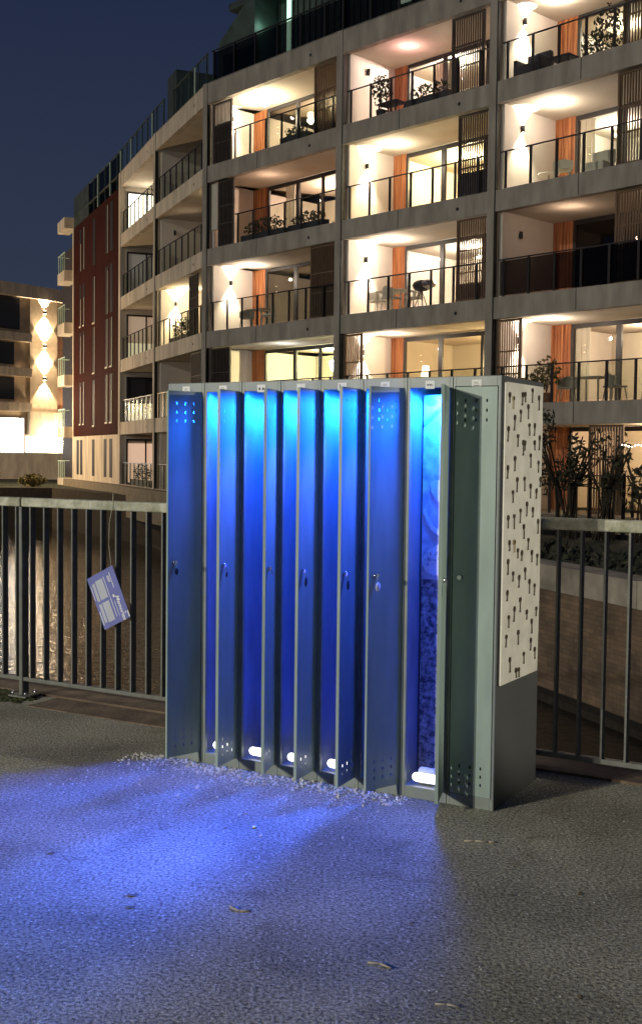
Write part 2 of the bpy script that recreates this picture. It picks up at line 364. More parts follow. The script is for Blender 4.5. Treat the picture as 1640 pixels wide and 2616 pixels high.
# card hanging on a string
cp0 = Vector((*fl(-2.95, -.05), 0))
card = empty('hanging_card', (cp0.x, cp0.y, .655), FA - R(2), 'purple-blue printed card showing lockers, hanging askew on a string from the fence rail', 'card')
tilt = Matrix.Rotation(R(-26), 4, 'Y')
def cardbox(x0, x1, z0, z1, y0, y1, name, m, par): return MB(tilt).box(x0, x1, y0, y1, z0, z1).build(name, m, par)
cb = cardbox(-.105, .105, -.155, .155, 0, .003, 'card_sheet', 'card_blue', card)
for i, (x0, x1, z0, z1) in enumerate(((-.055, .003, .005, .118), (-.083, -.062, .005, .112), (-.055, -.002, -.128, -.012), (-.083, -.062, -.122, -.012))):
    cardbox(x0, x1, z0, z1, -.0015, -.0002, 'printed_locker', 'card_print', card)
w_ = MB(tilt)
for x, z0, z1, w in ((.013, .0, .122, .0035), (.013, -.118, -.005, .004), (-.098, .02, .105, .004), (-.097, -.13, -.05, .005), (.062, .035, .128, .004), (.052, .075, .115, .003), (.046, .078, .115, .003), (.040, .08, .115, .003), (.034, -.12, -.03, .003)):
    w_.box(x, x + w, -.0015, -.0002, z0, z1)
w_.box(.036, .048, -.0015, -.0002, -.012, .004); w_.ball((.085, -.001, -.118), .006, (1, .2, 1)); w_.box(.098, .105, -.0016, -.0002, -.152, -.115)
w_.build('printed_lines', 'card_white', card)
fc = bpy.data.curves.new('card_title', 'FONT'); fc.body = "Memories"; fc.size = .036; fc.align_x = 'LEFT'; fc.shear = .35; fc.extrude = .0003; fc.offset = .0006
fo = bpy.data.objects.new('card_title', fc); COL.objects.link(fo); dg = bpy.context.evaluated_depsgraph_get()
me = bpy.data.meshes.new_from_object(fo.evaluated_get(dg)); bpy.data.objects.remove(fo)
me.materials.clear(); me.materials.append(MATS['card_white'])
tx = bpy.data.objects.new('printed_title', me); COL.objects.link(tx); tx.parent = card
# text runs down the card: local x -> -z of the card
tx.matrix_local = tilt @ Matrix.Translation((.052, -.0009, -.008)) @ Matrix(((0, 1, 0, 0), (0, 0, -1, 0), (-1, 0, 0, 0), (0, 0, 0, 1)))
top = tilt @ Vector((.095, 0, .152))
MB().tube([top, top + Vector((-.012, -.005, .12)), top + Vector((-.004, -.01, .24)), top + Vector((.002, .012, .36)), top + Vector((.003, .012, .41))], .0016).build('string', 'string', card)

# ------------------------------------------------------------------ lockers
YAW = -R(28.8756)
FL = Vector((-.73363, 5.49234, 0)); U = Vector((.87567, -.48291, 0)); V = Vector((.48291, .87567, 0))
CW = .20831; D = .544; H = 1.8; DZ0, DZ1 = .052, 1.756; ZF = .045
def door_mesh():
    w, th = .184, .0135; g = MB(); bm = g.bm
    xs = [0]; hx = (.045, .092, .139)
    for h in hx: xs += [h - .0035, h + .0035]
    xs.append(w)
    zs = [DZ0]; hz = (.10, .135, .17, 1.62, 1.66, 1.70)
    for h in hz: zs += [h - .0065, h + .0065]
    zs.append(DZ1)
    hole = lambda i, j: i % 2 == 1 and j % 2 == 1
    for y in (0, .0015):
        vv = {(i, j): bm.verts.new((-x, y, z)) for i, x in enumerate(xs) for j, z in enumerate(zs)}
        for i in range(len(xs) - 1):
            for j in range(len(zs) - 1):
                if not hole(i, j): bm.faces.new((vv[i, j], vv[i + 1, j], vv[i + 1, j + 1], vv[i, j + 1]))
    g.box(-w - .0015, -w, 0, th, DZ0, DZ1); g.box(0, .0015, 0, th, DZ0, DZ1)
    g.box(-w, 0, .0015, th, DZ0 - .0015, DZ0); g.box(-w, 0, .0015, th, DZ1, DZ1 + .0015)
    g.box(-w, -w + .022, th - .0015, th, DZ0, DZ1); g.box(-.02, 0, th - .0015, th, DZ0, DZ1)
    return g
OPEN = [70, 96, 106, 94, 93, 67, 106, 0]
LAB = ['leftmost door, half open and washed in blue', 'second door from the left, wide open', 'third door from the left, open widest', 'fourth door from the left, wide open',
       'fifth door from the left, wide open', 'sixth door from the left, half open with a white key tag', 'seventh door, wide open beside the closed one', 'closed pale grey-green door at the right end']
door0 = None; banks = []
for bk in range(2):
    O = FL + U * (bk * 4 * CW)
    bank = empty('locker_bank', O, YAW, ('left bank of four grey-green metal lockers with open doors and blue light inside', 'right bank of four grey-green metal lockers, its last door closed, beside the key board')[bk], 'lockers', 'metal locker banks')
    banks.append(bank); Wb = 4 * CW - (.0015 if bk == 0 else 0)
    c = MB(); t = .0015
    c.box(0, t, .002, D, .0, H)
    c.box(Wb - t, Wb, .002, D, .0, H)
    c.box(t, Wb - t, D - t, D, 0, H); c.box(t, Wb - t, .004, D - t, H - t, H); c.box(t, Wb - t, .02, D - t, ZF - t, ZF)
    for i in range(1, 4): c.box(i * CW - t, i * CW + t, .02, D - t, ZF, H - t)
    c.build('carcass', 'locker_inner', bank)
    f = MB()
    for i in range(4):
        x0, x1 = i * CW + .0012, min((i + 1) * CW - .0012, Wb)
        f.box(x0, x0 + .0135, 0, .02, .0, H); f.box(x1 - .0135, x1, 0, .02, .0, H)
        f.box(x0 + .0135, x1 - .0135, 0, .02, 1.757, H); f.box(x0 + .0135, x1 - .0135, 0, .02, 0, ZF + .004)
    f.build('front_frame', 'locker_paint', bank, bevel=.0012)
    top = MB().box(0, Wb, .006, D + .001, H + .0003, H + .002).build('top_panel', 'locker_side', bank)
    for sx in (-1, 1):
        xx = -.0018 if sx < 0 else Wb + .0003
        if (bk, sx) in ((0, -1), (1, 1)): MB().box(xx, xx + .0015, .001, D + .001, 0, H + .002).build('side_panel', 'locker_side', bank)
    for i in range(4):
        k = bk * 4 + i; hx = (i + 1) * CW - .0125; th = OPEN[k]
        if door0 is None: d = door0 = door_mesh().build('door', 'locker_door_paint')
        else: d = door0.copy(); COL.objects.link(d)
        d.parent = bank; d['label'] = LAB[k]
        d.location = (hx, -.0035 if th else .0005, 0); d.rotation_euler.z = R(th)
        if th == 0: d.location.y = -.0012
        MB().cyl((-.150, .0005, .965), (-.150, -.010, .965), .010, n=14).build('lock', 'chrome', d)
        for z in (.30, .95, 1.55): MB().cyl((-.002, .006, z - .03), (-.002, .006, z + .03), .004, n=8).build('hinge', 'chrome', d)
        # name sticker above the door
        s = MB().box(i * CW + CW / 2 - .021, i * CW + CW / 2 + .021, -.0012, -.0002, 1.752, 1.786).build('name_sticker', 'sticker', bank)
        w_ = MB()
        cx = i * CW + CW / 2
        if k == 2:
            for dx in (-.009, .010): w_.box(cx + dx - .005, cx + dx + .005, -.0018, -.0013, 1.762, 1.770); w_.box(cx + dx - .003, cx + dx + .002, -.0018, -.0013, 1.7705, 1.774)
        elif k == 4: w_.box(cx - .014, cx - .009, -.0018, -.0013, 1.760, 1.779); w_.box(cx - .006, cx - .0015, -.0018, -.0013, 1.760, 1.769); w_.box(cx + .001, cx + .012, -.0018, -.0013, 1.764, 1.766)
        elif k == 3: w_.box(cx - .002, cx + .014, -.0018, -.0013, 1.762, 1.766)
        elif k == 6:
            for j in range(7): w_.box(cx - .014 + j * .004, cx - .0115 + j * .004, -.0018, -.0013, 1.765, 1.765 + random.uniform(.004, .008))
        else:
            for j in range(3): w_.box(cx - .012, cx + .012 - j * .003, -.0018, -.0013, 1.762 + j * .006, 1.7635 + j * .006)
        w_.build('sticker_print', 'ink', s)
        if k < 7:
            cxx = i * CW + CW / 2
            lb = MB().box(cxx - .05, cxx + .05, .16 if k != 6 else .115, .19 if k != 6 else .145, H - .012, H - .004).build('lamp_strip', 'led', bank)
            ly = .10 if k == 6 else .15
            li = light('locker_light', 'SPOT', (cxx, ly, 1.742), 92, (.006, .115, 1.0), bank, shadow_soft_size=.03, spot_size=R(172), spot_blend=.6)
            li.rotation_euler = (R(-6), 0, 0)
            fill_ = MB().box(i * CW + .175, i * CW + .183, (.085 if k == 6 else .24), (.10 if k == 6 else .255), .10, 1.60).build('blue_fill_strip', 'blue_fill_strip', bank)  # added glowing strip, lifts the blue in the lower part of the locker
            lo = light('locker_light', 'SPOT', (cxx, ly - .02, 1.735), 100 if k != 6 else 92, (.075, .11, 1.0), bank, shadow_soft_size=.035, spot_size=R(56), spot_blend=1.0)
            lo.rotation_euler = (R(-26), 0, 0)
# dark seam between the closed door and its frame
x0 = 3 * CW + .0122; x1 = 4 * CW - .0122
w_ = MB()
w_.box(x0 - .001, x1 + .0005, -.0022, -.0009, 1.7578, 1.7606); w_.box(x0 - .0025, x0 + .0005, -.0022, -.0009, .05, 1.7606); w_.box(x1 - .0003, x1 + .0025, -.0022, -.0009, .05, 1.7606)
w_.build('door_gap', 'gap_dark', banks[1])

# white tube lamps lying on the locker floors
def locker_pt(k, x, y, z): return FL + U * (k * CW + x) + V * y + Vector((0, 0, z))
tube0 = None
TL = {1: (.105, 'white tube standing its round end out in the second locker'), 2: (.10, 'white tube lying on the floor of the third locker from the left'), 3: (.10, 'bluish white tube lying on the floor of the fourth locker, no bright end'),
      4: (.10, 'white tube lying on the floor of the fifth locker, right end bright'), 6: (.102, 'large bright white tube lying on the floor of the seventh locker')}
for k, (x, lab) in TL.items():
    if k in (3,):
        tb = empty('tube_lamp', locker_pt(k, x, .075, ZF + .038), YAW, lab, 'lamp', 'white tubes on the locker floors')
        tb_body = tube0.children[0].copy(); COL.objects.link(tb_body); tb_body.parent = tb
    elif tube0 is None:
        tb = tube0 = empty('tube_lamp', locker_pt(k, x, .075, ZF + .038), YAW, lab, 'lamp', 'white tubes on the locker floors')
        MB().cyl((-.082, 0, 0), (.082, 0, 0), .036, n=28).build('tube_body', 'tube_white', tb, bevel=.004)
        w_ = MB(); n_ = 12
        # rounded bright window on the front of the tube
        pts = []
        for i in range(9): a = R(90 + i * 22.5); pts.append((-.045 + .022 * math.cos(a), .022 * math.sin(a)))
        for i in range(9): a = R(-90 + i * 22.5); pts.append((.055 + .022 * math.cos(a), .022 * math.sin(a)))
        vs = []
        for px_, pa in pts:
            ang = pa / .036; vs.append((px_, -.0368 * math.cos(ang), .0368 * math.sin(ang)))
        rows = []
        for j in range(9):
            a = -.60 + 1.2 * j / 8; h_ = math.sqrt(max(0, 1 - (a / .62) ** 2)) * .020
            rows.append([(xx, -.0368 * math.cos(a - .1), .0368 * math.sin(a - .1)) for xx in (-.050 - h_, .050 + h_)])
        for r0, r1 in zip(rows, rows[1:]): w_.poly([r0[0], r0[1], r1[1], r1[0]])
        w_.build('bright_window', 'tube_glow', tb)
    else:
        tb = copy_tree(tube0); tb.location = locker_pt(k, x, .075, ZF + .038); tb['label'] = lab
    if k in (1, 2, 4):
        g = tb.children[1] if len(tb.children) > 1 else None
        if g: g.scale.x = {1: .45, 2: .42, 4: .3}[k]; g.location.x = {1: -.01, 2: .022, 4: .045}[k]

# printed cloths on the back walls
for k, lab in ((2, 'speckled dark print hanging inside the third locker'), (3, 'speckled dark print hanging inside the fourth locker'), (4, 'speckled dark print hanging inside the fifth locker')):
    o = empty('wall_print', locker_pt(k, CW / 2, .30 if k != 4 else .33, 0), YAW, lab, 'print', 'prints hanging in the lockers')
    MB().box(-.09, .09, 0, .002, .1, 1.72).build('cloth', 'print_cloth', o)
o = empty('wall_print', locker_pt(6, CW / 2, .155, 0), YAW, 'blue-lit print with branch, shell and jar outlines inside the seventh locker', 'print')
MB().box(-.095, .095, 0, .002, .06, .93).build('cloth', 'print_cloth', o)
MB().box(-.095, .095, -.001, .001, .93, 1.735).build('upper_cloth', 'print_pale', o)
ZM = {'branch': (1.60, 1.475, .65), 'branch_leaf': (1.69, 1.612, .8), 'shell': (1.26, .90, .6), 'horn': (1.12, .68, .63), 'jar': (.95, .42, .64)}
def blob(name, pts, m, y=-.004, th=.002): return MB().poly([(-.093 + (x + .093) * .60, y, ZM[name][0] + (z - ZM[name][1]) * ZM[name][2]) for x, z in pts], (0, th, 0)).build(name, m, o)
blob('branch', [(-.09, 1.50), (-.05, 1.53), (.0, 1.58), (.05, 1.61), (.09, 1.66), (.09, 1.63), (.05, 1.585), (.0, 1.55), (-.05, 1.50), (-.09, 1.475)], 'print_mid')
blob('branch_leaf', [(-.07, 1.635), (-.04, 1.65), (-.005, 1.645), (.015, 1.63), (-.01, 1.615), (-.045, 1.612)], 'print_mid')
blob('shell', [(-.035, 1.06), (.0, 1.075), (.05, 1.075), (.09, 1.05), (.09, .90), (.05, .905), (.01, .94), (-.025, .99)], 'print_shape', -.005)
blob('horn', [(-.085, .865), (-.07, .87), (-.045, .80), (.0, .745), (.05, .72), (.09, .72), (.09, .68), (.04, .685), (-.02, .72), (-.06, .78), (-.085, .84)], 'print_shape', -.005)
blob('jar', [(-.09, .50), (-.07, .56), (-.03, .60), (.02, .625), (.06, .64), (.08, .60), (.09, .45), (.06, .42), (.0, .42), (-.06, .44)], 'print_shape', -.005)
w_ = MB()
for j in range(16):
    x = -.075 + .010 * (j % 7) + random.uniform(-.003, .003); z = 1.04 - .026 * (j // 7) + random.uniform(-.004, .004)
    w_.box(x, x + random.choice((.002, .007)), -.0075, -.006, z, z + random.choice((.003, .013)))
w_.build('jar_marks', 'print_mid', o)

# key board on the right-hand side
brd = empty('key_board', _FR + _u * .0035, YAW, 'cream white board full of old keys on the right side of the lockers', 'board')
pts = [(.022, .522), (.030, 1.777), (.505, 1.782), (.500, 1.71), (.506, 1.62), (.503, 1.2), (.510, .9), (.500, .512)]
MB().poly([(.002, y, z) for y, z in pts], (.009, 0, 0)).build('board_panel', 'board_white', brd)
MB().box(.0015, .0125, .019, .0218, .524, 1.774).build('edge_strip', 'board_edge', brd)
K = [(.036, 1.737, .042), (.084, 1.724, .061), (.197, 1.744, .06), (.226, 1.748, .036), (.323, 1.77, .064), (.413, 1.741, .062), (.271, 1.698, .069), (.176, 1.672, .054), (.104, 1.645, .067), (.028, 1.597, .074), (.289, 1.618, .055), (.363, 1.618, .058), (.363, 1.545, .045), (.146, 1.568, .054), (.213, 1.542, .069), (.238, 1.542, .039), (.314, 1.488, .062), (.433, 1.566, .068), (.114, 1.475, .07), (.423, 1.457, .057), (.029, 1.435, .061), (.148, 1.386, .065), (.239, 1.388, .078), (.455, 1.383, .046), (.323, 1.356, .062), (.095, 1.333, .057), (.404, 1.332, .046), (.28, 1.279, .073), (.197, 1.253, .064), (.36, 1.251, .045), (.045, 1.229, .059), (.117, 1.232, .068), (.435, 1.196, .066), (.242, 1.183, .066), (.308, 1.121, .053), (.065, 1.123, .045), (.124, 1.123, .055), (.173, 1.085, .049), (.226, 1.07, .05), (.358, 1.064, .06), (.434, 1.044, .055), (.053, 1.045, .065), (.271, .994, .056), (.119, .991, .035), (.197, .967, .058), (.333, .938, .063), (.405, .913, .061), (.052, .915, .051), (.216, .87, .08), (.435, .807, .028), (.145, .837, .067), (.305, .807, .051), (.074, .81, .055), (.372, .757, .07), (.198, .731, .065), (.05, .731, .054), (.369, .673, .055), (.423, .626, .058), (.276, .627, .057), (.097, .627, .073), (.178, .571, .032), (.213, .568, .033)]
def key_mesh(L, bow, m):
    g = MB(); n_ = 14; r = .0115 if bow == 0 else .0105; y0, y1 = -.0012, .0012
    # bow ring, in the board's plane (local y along the board, x out of it)
    pts = [(math.cos(2 * math.pi * i / n_), math.sin(2 * math.pi * i / n_)) for i in range(n_)]
    for i in range(n_):
        a, b = pts[i], pts[(i + 1) % n_]; ky = 1.0 if bow == 0 else (.85 if bow == 1 else 1.15)
        g.poly([(-.0012, a[0] * r, -r + a[1] * r * ky), (-.0012, b[0] * r, -r + b[1] * r * ky), (-.0012, b[0] * r * .22, -r + b[1] * r * .22), (-.0012, a[0] * r * .22, -r + a[1] * r * .22)], (.0024, 0, 0))
    g.box(-.0015, .0015, -.0024, .0024, -L, -2 * r + .002)
    if bow != 2: g.box(-.001, .001, .0024, .0055, -L, -L + .005)
    else: g.box(-.001, .001, -.0055, .0055, -L, -L + .006)
    g.cyl((-.005, 0, -.004), (.003, 0, -.004), .0012, n=6)
    return g
protos = {}; KO = []
for i, (s, z, L) in enumerate(K):
    Lk = min(.07, max(.042, L)); b = i % 3; Lq = (.045, .055, .065)[min(2, int((Lk - .042) / .0095))]
    brass = i in (1, 36)
    key = (b, Lq, brass)
    if key not in protos: protos[key] = o = key_mesh(Lq, b, None).build('key', 'key_brass' if brass else 'key_bronze')
    else: o = protos[key].copy(); COL.objects.link(o)
    o.location = brd.location + _u * .0150 + _v * (s + .028) + Vector((0, 0, z)); o.rotation_euler = (R(random.uniform(-7, 7)), 0, YAW)
    KO.append((o, s, z, brass, i))
ORD = 'first second third fourth fifth sixth seventh eighth ninth tenth eleventh twelfth thirteenth fourteenth fifteenth sixteenth'.split()
COLN = ('along its front edge', 'left of its middle', 'down its middle', 'right of its middle', 'along its rear edge')
colk = {}
for o, s, z, brass, i in KO: colk.setdefault(min(4, int(s / .0922)), []).append((z, o, brass, i))
for c_, lst in colk.items():
    lst.sort(key=lambda t: -t[0])
    for n_, (z, o, brass, i) in enumerate(lst):
        if brass: tag(o, 'bright brass key near the top front corner of the key board' if i == 1 else 'shiny brass key half way down the key board near its front', 'key', 'keys on the key board')
        else: tag(o, 'dark bronze key on the cream board, %s from the top %s' % (ORD[n_], COLN[c_]), 'key', 'keys on the key board')

# keys with tags hanging in the locks
TG = {0: ('tag_black', 'small key ring in the lock of the leftmost half open door', .012), 1: ('tag_black', 'slim black key tag hanging from the second open door', .010), 2: ('chrome', 'silver key ring hanging from the lock of the third open door', .010),
      3: ('tag_black', 'round black key tag hanging from the fourth open door', .016), 4: ('tag_black', 'black oval key tag hanging from the fifth open door', .016), 5: ('tag_white', 'white oval key tag hanging on the sixth half open door', .015), 6: ('tag_black', 'black key tag in the lock of the seventh open door by the closed one', .014)}
for k, (m_, lab, r) in TG.items():
    th = R(OPEN[k]); hinge = FL + U * ((k + 1) * CW - .0125) - V * .0035
    dx = -U * math.cos(th) - V * math.sin(th); nx = U * math.sin(th) - V * math.cos(th)      # along door to free edge; outward normal
    p = hinge + dx * .150 + nx * .016 + Vector((0, 0, .965))
    t = empty('key_tag', p, math.atan2(dx.y, dx.x), lab, 'key tag', 'key tags hanging in the locker doors')
    sgn = 1 if Matrix.Rotation(math.atan2(dx.y, dx.x), 3, 'Z').col[1].dot(nx) > 0 else -1
    MB().box(-.007, .007, -.002, .002, -.006, .008).build('key', 'chrome', t)
    MB().tube([(0, 0, -.004), (.004, sgn * .002, -.014), (0, sgn * .003, -.024)], .0014).build('ring', 'chrome', t)
    if k != 2: MB().ball((0, sgn * .004, -.026 - r * 1.35), r, (.9, .22, 1.35), 2).build('tag_disc', m_, t)
    else: MB().tube([(0, 0, -.01), (-.012, .004, -.018), (-.016, .006, -.035)], .002).build('small_key', 'chrome', t)

# ------------------------------------------------------------------ debris on the ground
w_ = MB()
for i in range(1100):
    s = random.uniform(-.08, .70) * 2.1; y = -abs(random.gauss(0, .095)) - .008 - (random.random() < .10) * random.uniform(0, .6)
    if s > 1.30: continue
    p = FL + U * s + V * y; r = random.uniform(.0018, .0055) * random.choice((1, 1, 1, 1.7))
    w_.ball((p.x, p.y, r * .5), r, (1, 1, random.uniform(.5, 1.1)), 1, .3)
for i in range(150):
    p = Vector((random.uniform(-1.6, 1.4), random.uniform(2.9, 5.2), 0)); r = random.uniform(.0015, .0035)
    w_.ball((p.x, p.y, r * .4), r, (1, 1, .6), 1, .3)
tag(w_.build('white_gravel', 'pebble'), 'scattered white grit along the foot of the lockers', 'grit', kind='stuff')
def twig(loc, pts, r, lab, m='twig'):
    o = MB().tube([Vector(p) for p in pts], r, 5).build('twig', m, None, loc); tag(o, lab, 'twig', 'twigs on the asphalt')
twig((.62, 4.30, .004), [(-.06, .008, .0), (-.02, -.002, .003), (.03, -.008, .001), (.062, -.004, 0)], .0042, 'pale curved twig on the dark ground right of the blue light')
twig((-.245, 3.62, .004), [(-.035, .02, .004), (-.02, .0, .003), (.0, -.012, .001), (.035, -.008, 0)], .004, 'pale twig with a yellow bud lying in the lower left of the blue pool')
twig((.185, 3.23, .004), [(-.035, .015, .0), (.0, .002, .003), (.03, -.02, 0)], .0035, 'thin brown twig in the lower middle of the ground')
twig((.35, 2.99, .004), [(-.03, .008, 0), (.0, 0, .003), (.035, -.006, 0)], .003, 'short pale twig near the bottom edge right of centre')
def dead_leaf(loc, s, lab, rz=0, m='leaf_dead'):
    g = MB(); P = [(-1, 0, .1), (-.5, .35, .35), (.1, .42, .2), (.6, .22, .4), (1, 0, .15), (.6, -.25, .1), (0, -.4, .3), (-.5, -.3, .1)]
    c = (0, 0, .0)
    for a, b in zip(P, P[1:] + P[:1]): g.poly([(a[0] * s, a[1] * s, a[2] * s * .6), (b[0] * s, b[1] * s, b[2] * s * .6), (0, 0, .004)])
    o = g.build('dead_leaf', m, None, loc); o.rotation_euler.z = rz; tag(o, lab, 'leaf', 'dead leaves on the asphalt')
dead_leaf((-.61, 3.73, .002), .022, 'brown curled leaf on the left of the blue lit asphalt', .2)
dead_leaf((-.60, 3.63, .002), .017, 'small dark leaf just below the brown curled leaf on the left', .1)
dead_leaf((.885, 3.79, .002), .018, 'dark crumpled leaf at the right on the unlit asphalt', 1.1)
dead_leaf((.655, 3.77, .002), .015, 'small upright dark leaf right of the blue pool edge', 1.5)
dead_leaf((-.97, 4.12, .002), .017, 'dark leaf at the far left on the blue asphalt', .3)
dead_leaf((.30, 3.53, .002), .014, 'dark leaf low in the middle right of the blue pool', .7)
dead_leaf((-.36, 4.42, .002), .013, 'dark leaf close to the front of the third locker', .5)
dead_leaf((-1.13, 3.98, .002), .018, 'pale leaf cut off by the left edge of the photo', .4, 'twig')
dead_leaf((.72, 3.05, .002), .013, 'dark leaf near the bottom right corner', .9)

# ------------------------------------------------------------------ apartment building
PT = dict(R=(9.40, 27.6), C3=(4.695, 32.715), C2=(.45, 37.125), C1=(-4.373, 42.508), C0=(-7.176, 49.078), M=(-9.841, 55.884), L=(-14.336, 66.423))
BAYS = dict(a=('C3', 'R', 2.6), b=('C2', 'C3', 2.3), c=('C1', 'C2', 2.05), d=('C0', 'C1', 2.2), e=('M', 'C0', 2.2))
LV = {'T': 14.98, 'A': 11.98, 'B': 8.98, 'C': 5.98, 'D': 2.98, 'E': -.02}
NEXT = {'A': 'T', 'B': 'A', 'C': 'B', 'D': 'C', 'E': 'D'}
bld = empty('apartment_building', (0, 0, 0), 0, 'long curved concrete apartment building with lit loggias across the canal', 'building')
FR_ = {}; LEN = {}
for k, (a, b, dp) in BAYS.items():
    A = Vector(PT[a]); B = Vector(PT[b]); FR_[k] = frame((A.x, A.y, 0), B - A); LEN[k] = (B - A).length
def bp(k, x, y, z): return FR_[k] @ Vector((x, y, z))
for k in BAYS:
    fr = FR_[k]; L = LEN[k]; dp = BAYS[k][2]
    for l, z in LV.items():
        h = .75 if l == 'T' else .6
        if l == 'E': h = .38
        MB(fr).box(.13, L - .13, 0, .22, z - h, z).build('fascia_beam', 'concrete' if k in 'abc' else 'lit_concrete', bld)
        MB(fr).box(-.02, L + .02, .221, 6.4, z - h + .025, z - .03).build('floor_slab', 'soffit', bld)
        w_ = MB(fr); w_.cyl((L * .80, -.004, z - h * .55), (L * .80, .05, z - h * .55), .055, n=10)
        w_.build('drain_hole', 'gap_dark', bld)
        if l in 'ABCD':
            w_ = MB(fr); x = L * .42; w_.box(x - .012, x + .012, -.003, .004, z - h + .02, z - .01); w_.build('beam_joint', 'frame_black', bld)
    MB(fr).box(.02, .24, .23, 6.4, -.4, 14.3).build('party_wall', 'plaster', bld)
for c_, x_ in (('C3', 'a'), ('C2', 'b'), ('C1', 'c'), ('C0', 'd'), ('M', 'e')):
    fr = FR_[x_]
    w_ = MB(fr); w_.box(-.13, .125, -.03, .30, -.4, 14.96 if c_ != 'C3' else 14.96); w_.build('column', 'concrete' if x_ in 'abc' else 'lit_concrete', bld)
    MB(fr).box(.126, .152, -.012, .10, -.4, 14.2).build('column_joint', 'gap_dark', bld)

def railing(k, l, x0=.25, x1=None, m='rail_glass', pm='rail_black', h=1.06, step=.86):
    L = LEN[k]; x1 = x1 or L - .2; z = LV[l]; fr = FR_[k]
    w_ = MB(fr); w_.box(x0, x1, .07, .11, z + h - .035, z + h)
    x = x0 + .18
    while x < x1 - .05: w_.box(x - .035, x + .035, .06, .10, z - .02, z + h - .035); x += step
    r_ = w_.build('balcony_railing', pm, bld)
    MB(fr).box(x0 + .02, x1 - .02, .112, .118, z + .05, z + h - .05).build('glass_panel', m, r_)
def screen(k, l, x0, x1, m='screen_wood', solid=None, y=.16):
    z0 = LV[l] + .02; z1 = LV[NEXT[l]] - (.78 if NEXT[l] == 'T' else .62); fr = FR_[k]; w_ = MB(fr)
    w_.box(x0, x0 + .06, y, y + .06, z0, z1); w_.box(x1 - .06, x1, y, y + .06, z0, z1)
    w_.box(x0 + .06, x1 - .06, y, y + .06, z0, z0 + .06); w_.box(x0 + .06, x1 - .06, y, y + .06, z1 - .06, z1)
    for f_ in (.35, .62): w_.box(x0 + .06, x1 - .06, y + .01, y + .05, z0 + (z1 - z0) * f_ - .02, z0 + (z1 - z0) * f_ + .02)
    n_ = int((x1 - x0 - .1) / .082)
    for i in range(n_):
        x = x0 + .06 + (i + .5) * (x1 - x0 - .12) / n_; w_.box(x - .015, x + .015, y + .012, y + .055, z0 + .06, z1 - .06)
    if solid: w_.box(x0 + .06, x1 - .06, y + .056, y + .066, z0 + (z1 - z0) * solid[0], z0 + (z1 - z0) * solid[1])
    w_.build('slatted_screen', m, bld)
def window(k, l, x0, x1, y, mull, top=2.33, gm='window_glass', curtains=(), cm='fabric_pale'):
    z0 = LV[l] - .02; z1 = z0 + top; fr = FR_[k]; w_ = MB(fr); t = .07
    w_.box(x0, x1, y, y + .08, z1 - t, z1 + .06); w_.box(x0, x1, y, y + .08, z0, z0 + .08)
    xs = [x0 + t / 2] + [x0 + (x1 - x0) * m_ for m_ in mull] + [x1 - t / 2]
    for i, x in enumerate(xs):
        ww = .05 if i % 2 == 0 else .085
        w_.box(x - ww, x + ww, y + .002, y + .078, z0 + .08, z1 - t)
    f = w_.build('window', 'frame_black', bld)
    MB(fr).box(x0 + .03, x1 - .03, y + .035, y + .041, z0 + .06, z1 - .05).build('pane', gm, f)
    for c0, c1 in curtains:
        w_ = MB(fr); n_ = max(2, int((c1 - c0) / .09))
        for i in range(n_):
            x = c0 + (c1 - c0) * i / n_; w_.box(x, x + (c1 - c0) / n_ * .98, y + .14 + (.03 if i % 2 else 0), y + .16 + (.03 if i % 2 else 0), z0 + .04, z1 - .06)
        w_.build('curtain', cm, f)
def sconce(k, l, on=True, y=1.0, e=34, col=(1, .84, .67)):
    z = LV[l] + 1.86; fr = FR_[k]
    s = MB(fr).cyl((.30, y, z - .10), (.30, y, z + .10), .048, n=12).box(.24, .27, y - .03, y + .03, z - .05, z + .05).build('wall_lamp', 'frame_black', bld)
    if on:
        b = MB(fr).cyl((.30, y, z + .101), (.30, y, z + .112), .036, n=10).cyl((.30, y, z - .112), (.30, y, z - .101), .036, n=10).build('bulb', 'bulb', s)
        for d_, ee, so in ((1, .85, 100), (-1, 1.0, 84)):
            p = bp(k, .335, y, z + .13 * d_); lo = light('wall_lamp_light', 'SPOT', p, e * 22 * ee, col, spot_size=R(so), spot_blend=.8, shadow_soft_size=.05)
            side = fr.to_3x3() @ Vector((-.10, 0, d_)); aim(lo, side)
        light('loggia_glow', 'POINT', bp(k, 1.3, 1.15, LV[l] + 2.1), e * 2.0, col, shadow_soft_size=.04)
def room(k, l, e, col=(1, .80, .56), x=None, y=None, zz=2.12, ball=None):
    L = LEN[k]; dp = BAYS[k][2]; fr = FR_[k]
    light('room_light', 'POINT', bp(k, x if x is not None else L * .55, y or dp + 1.6, LV[l] + zz), e * 4.2, col, shadow_soft_size=.07)
    if ball == 'bulb':
        o = MB(fr).ball((x if x is not None else L * .55, (y or dp + 1.6) + .3, LV[l] + zz), .12, (1, .5, .5), 2).build('ceiling_lamp', ball, bld)
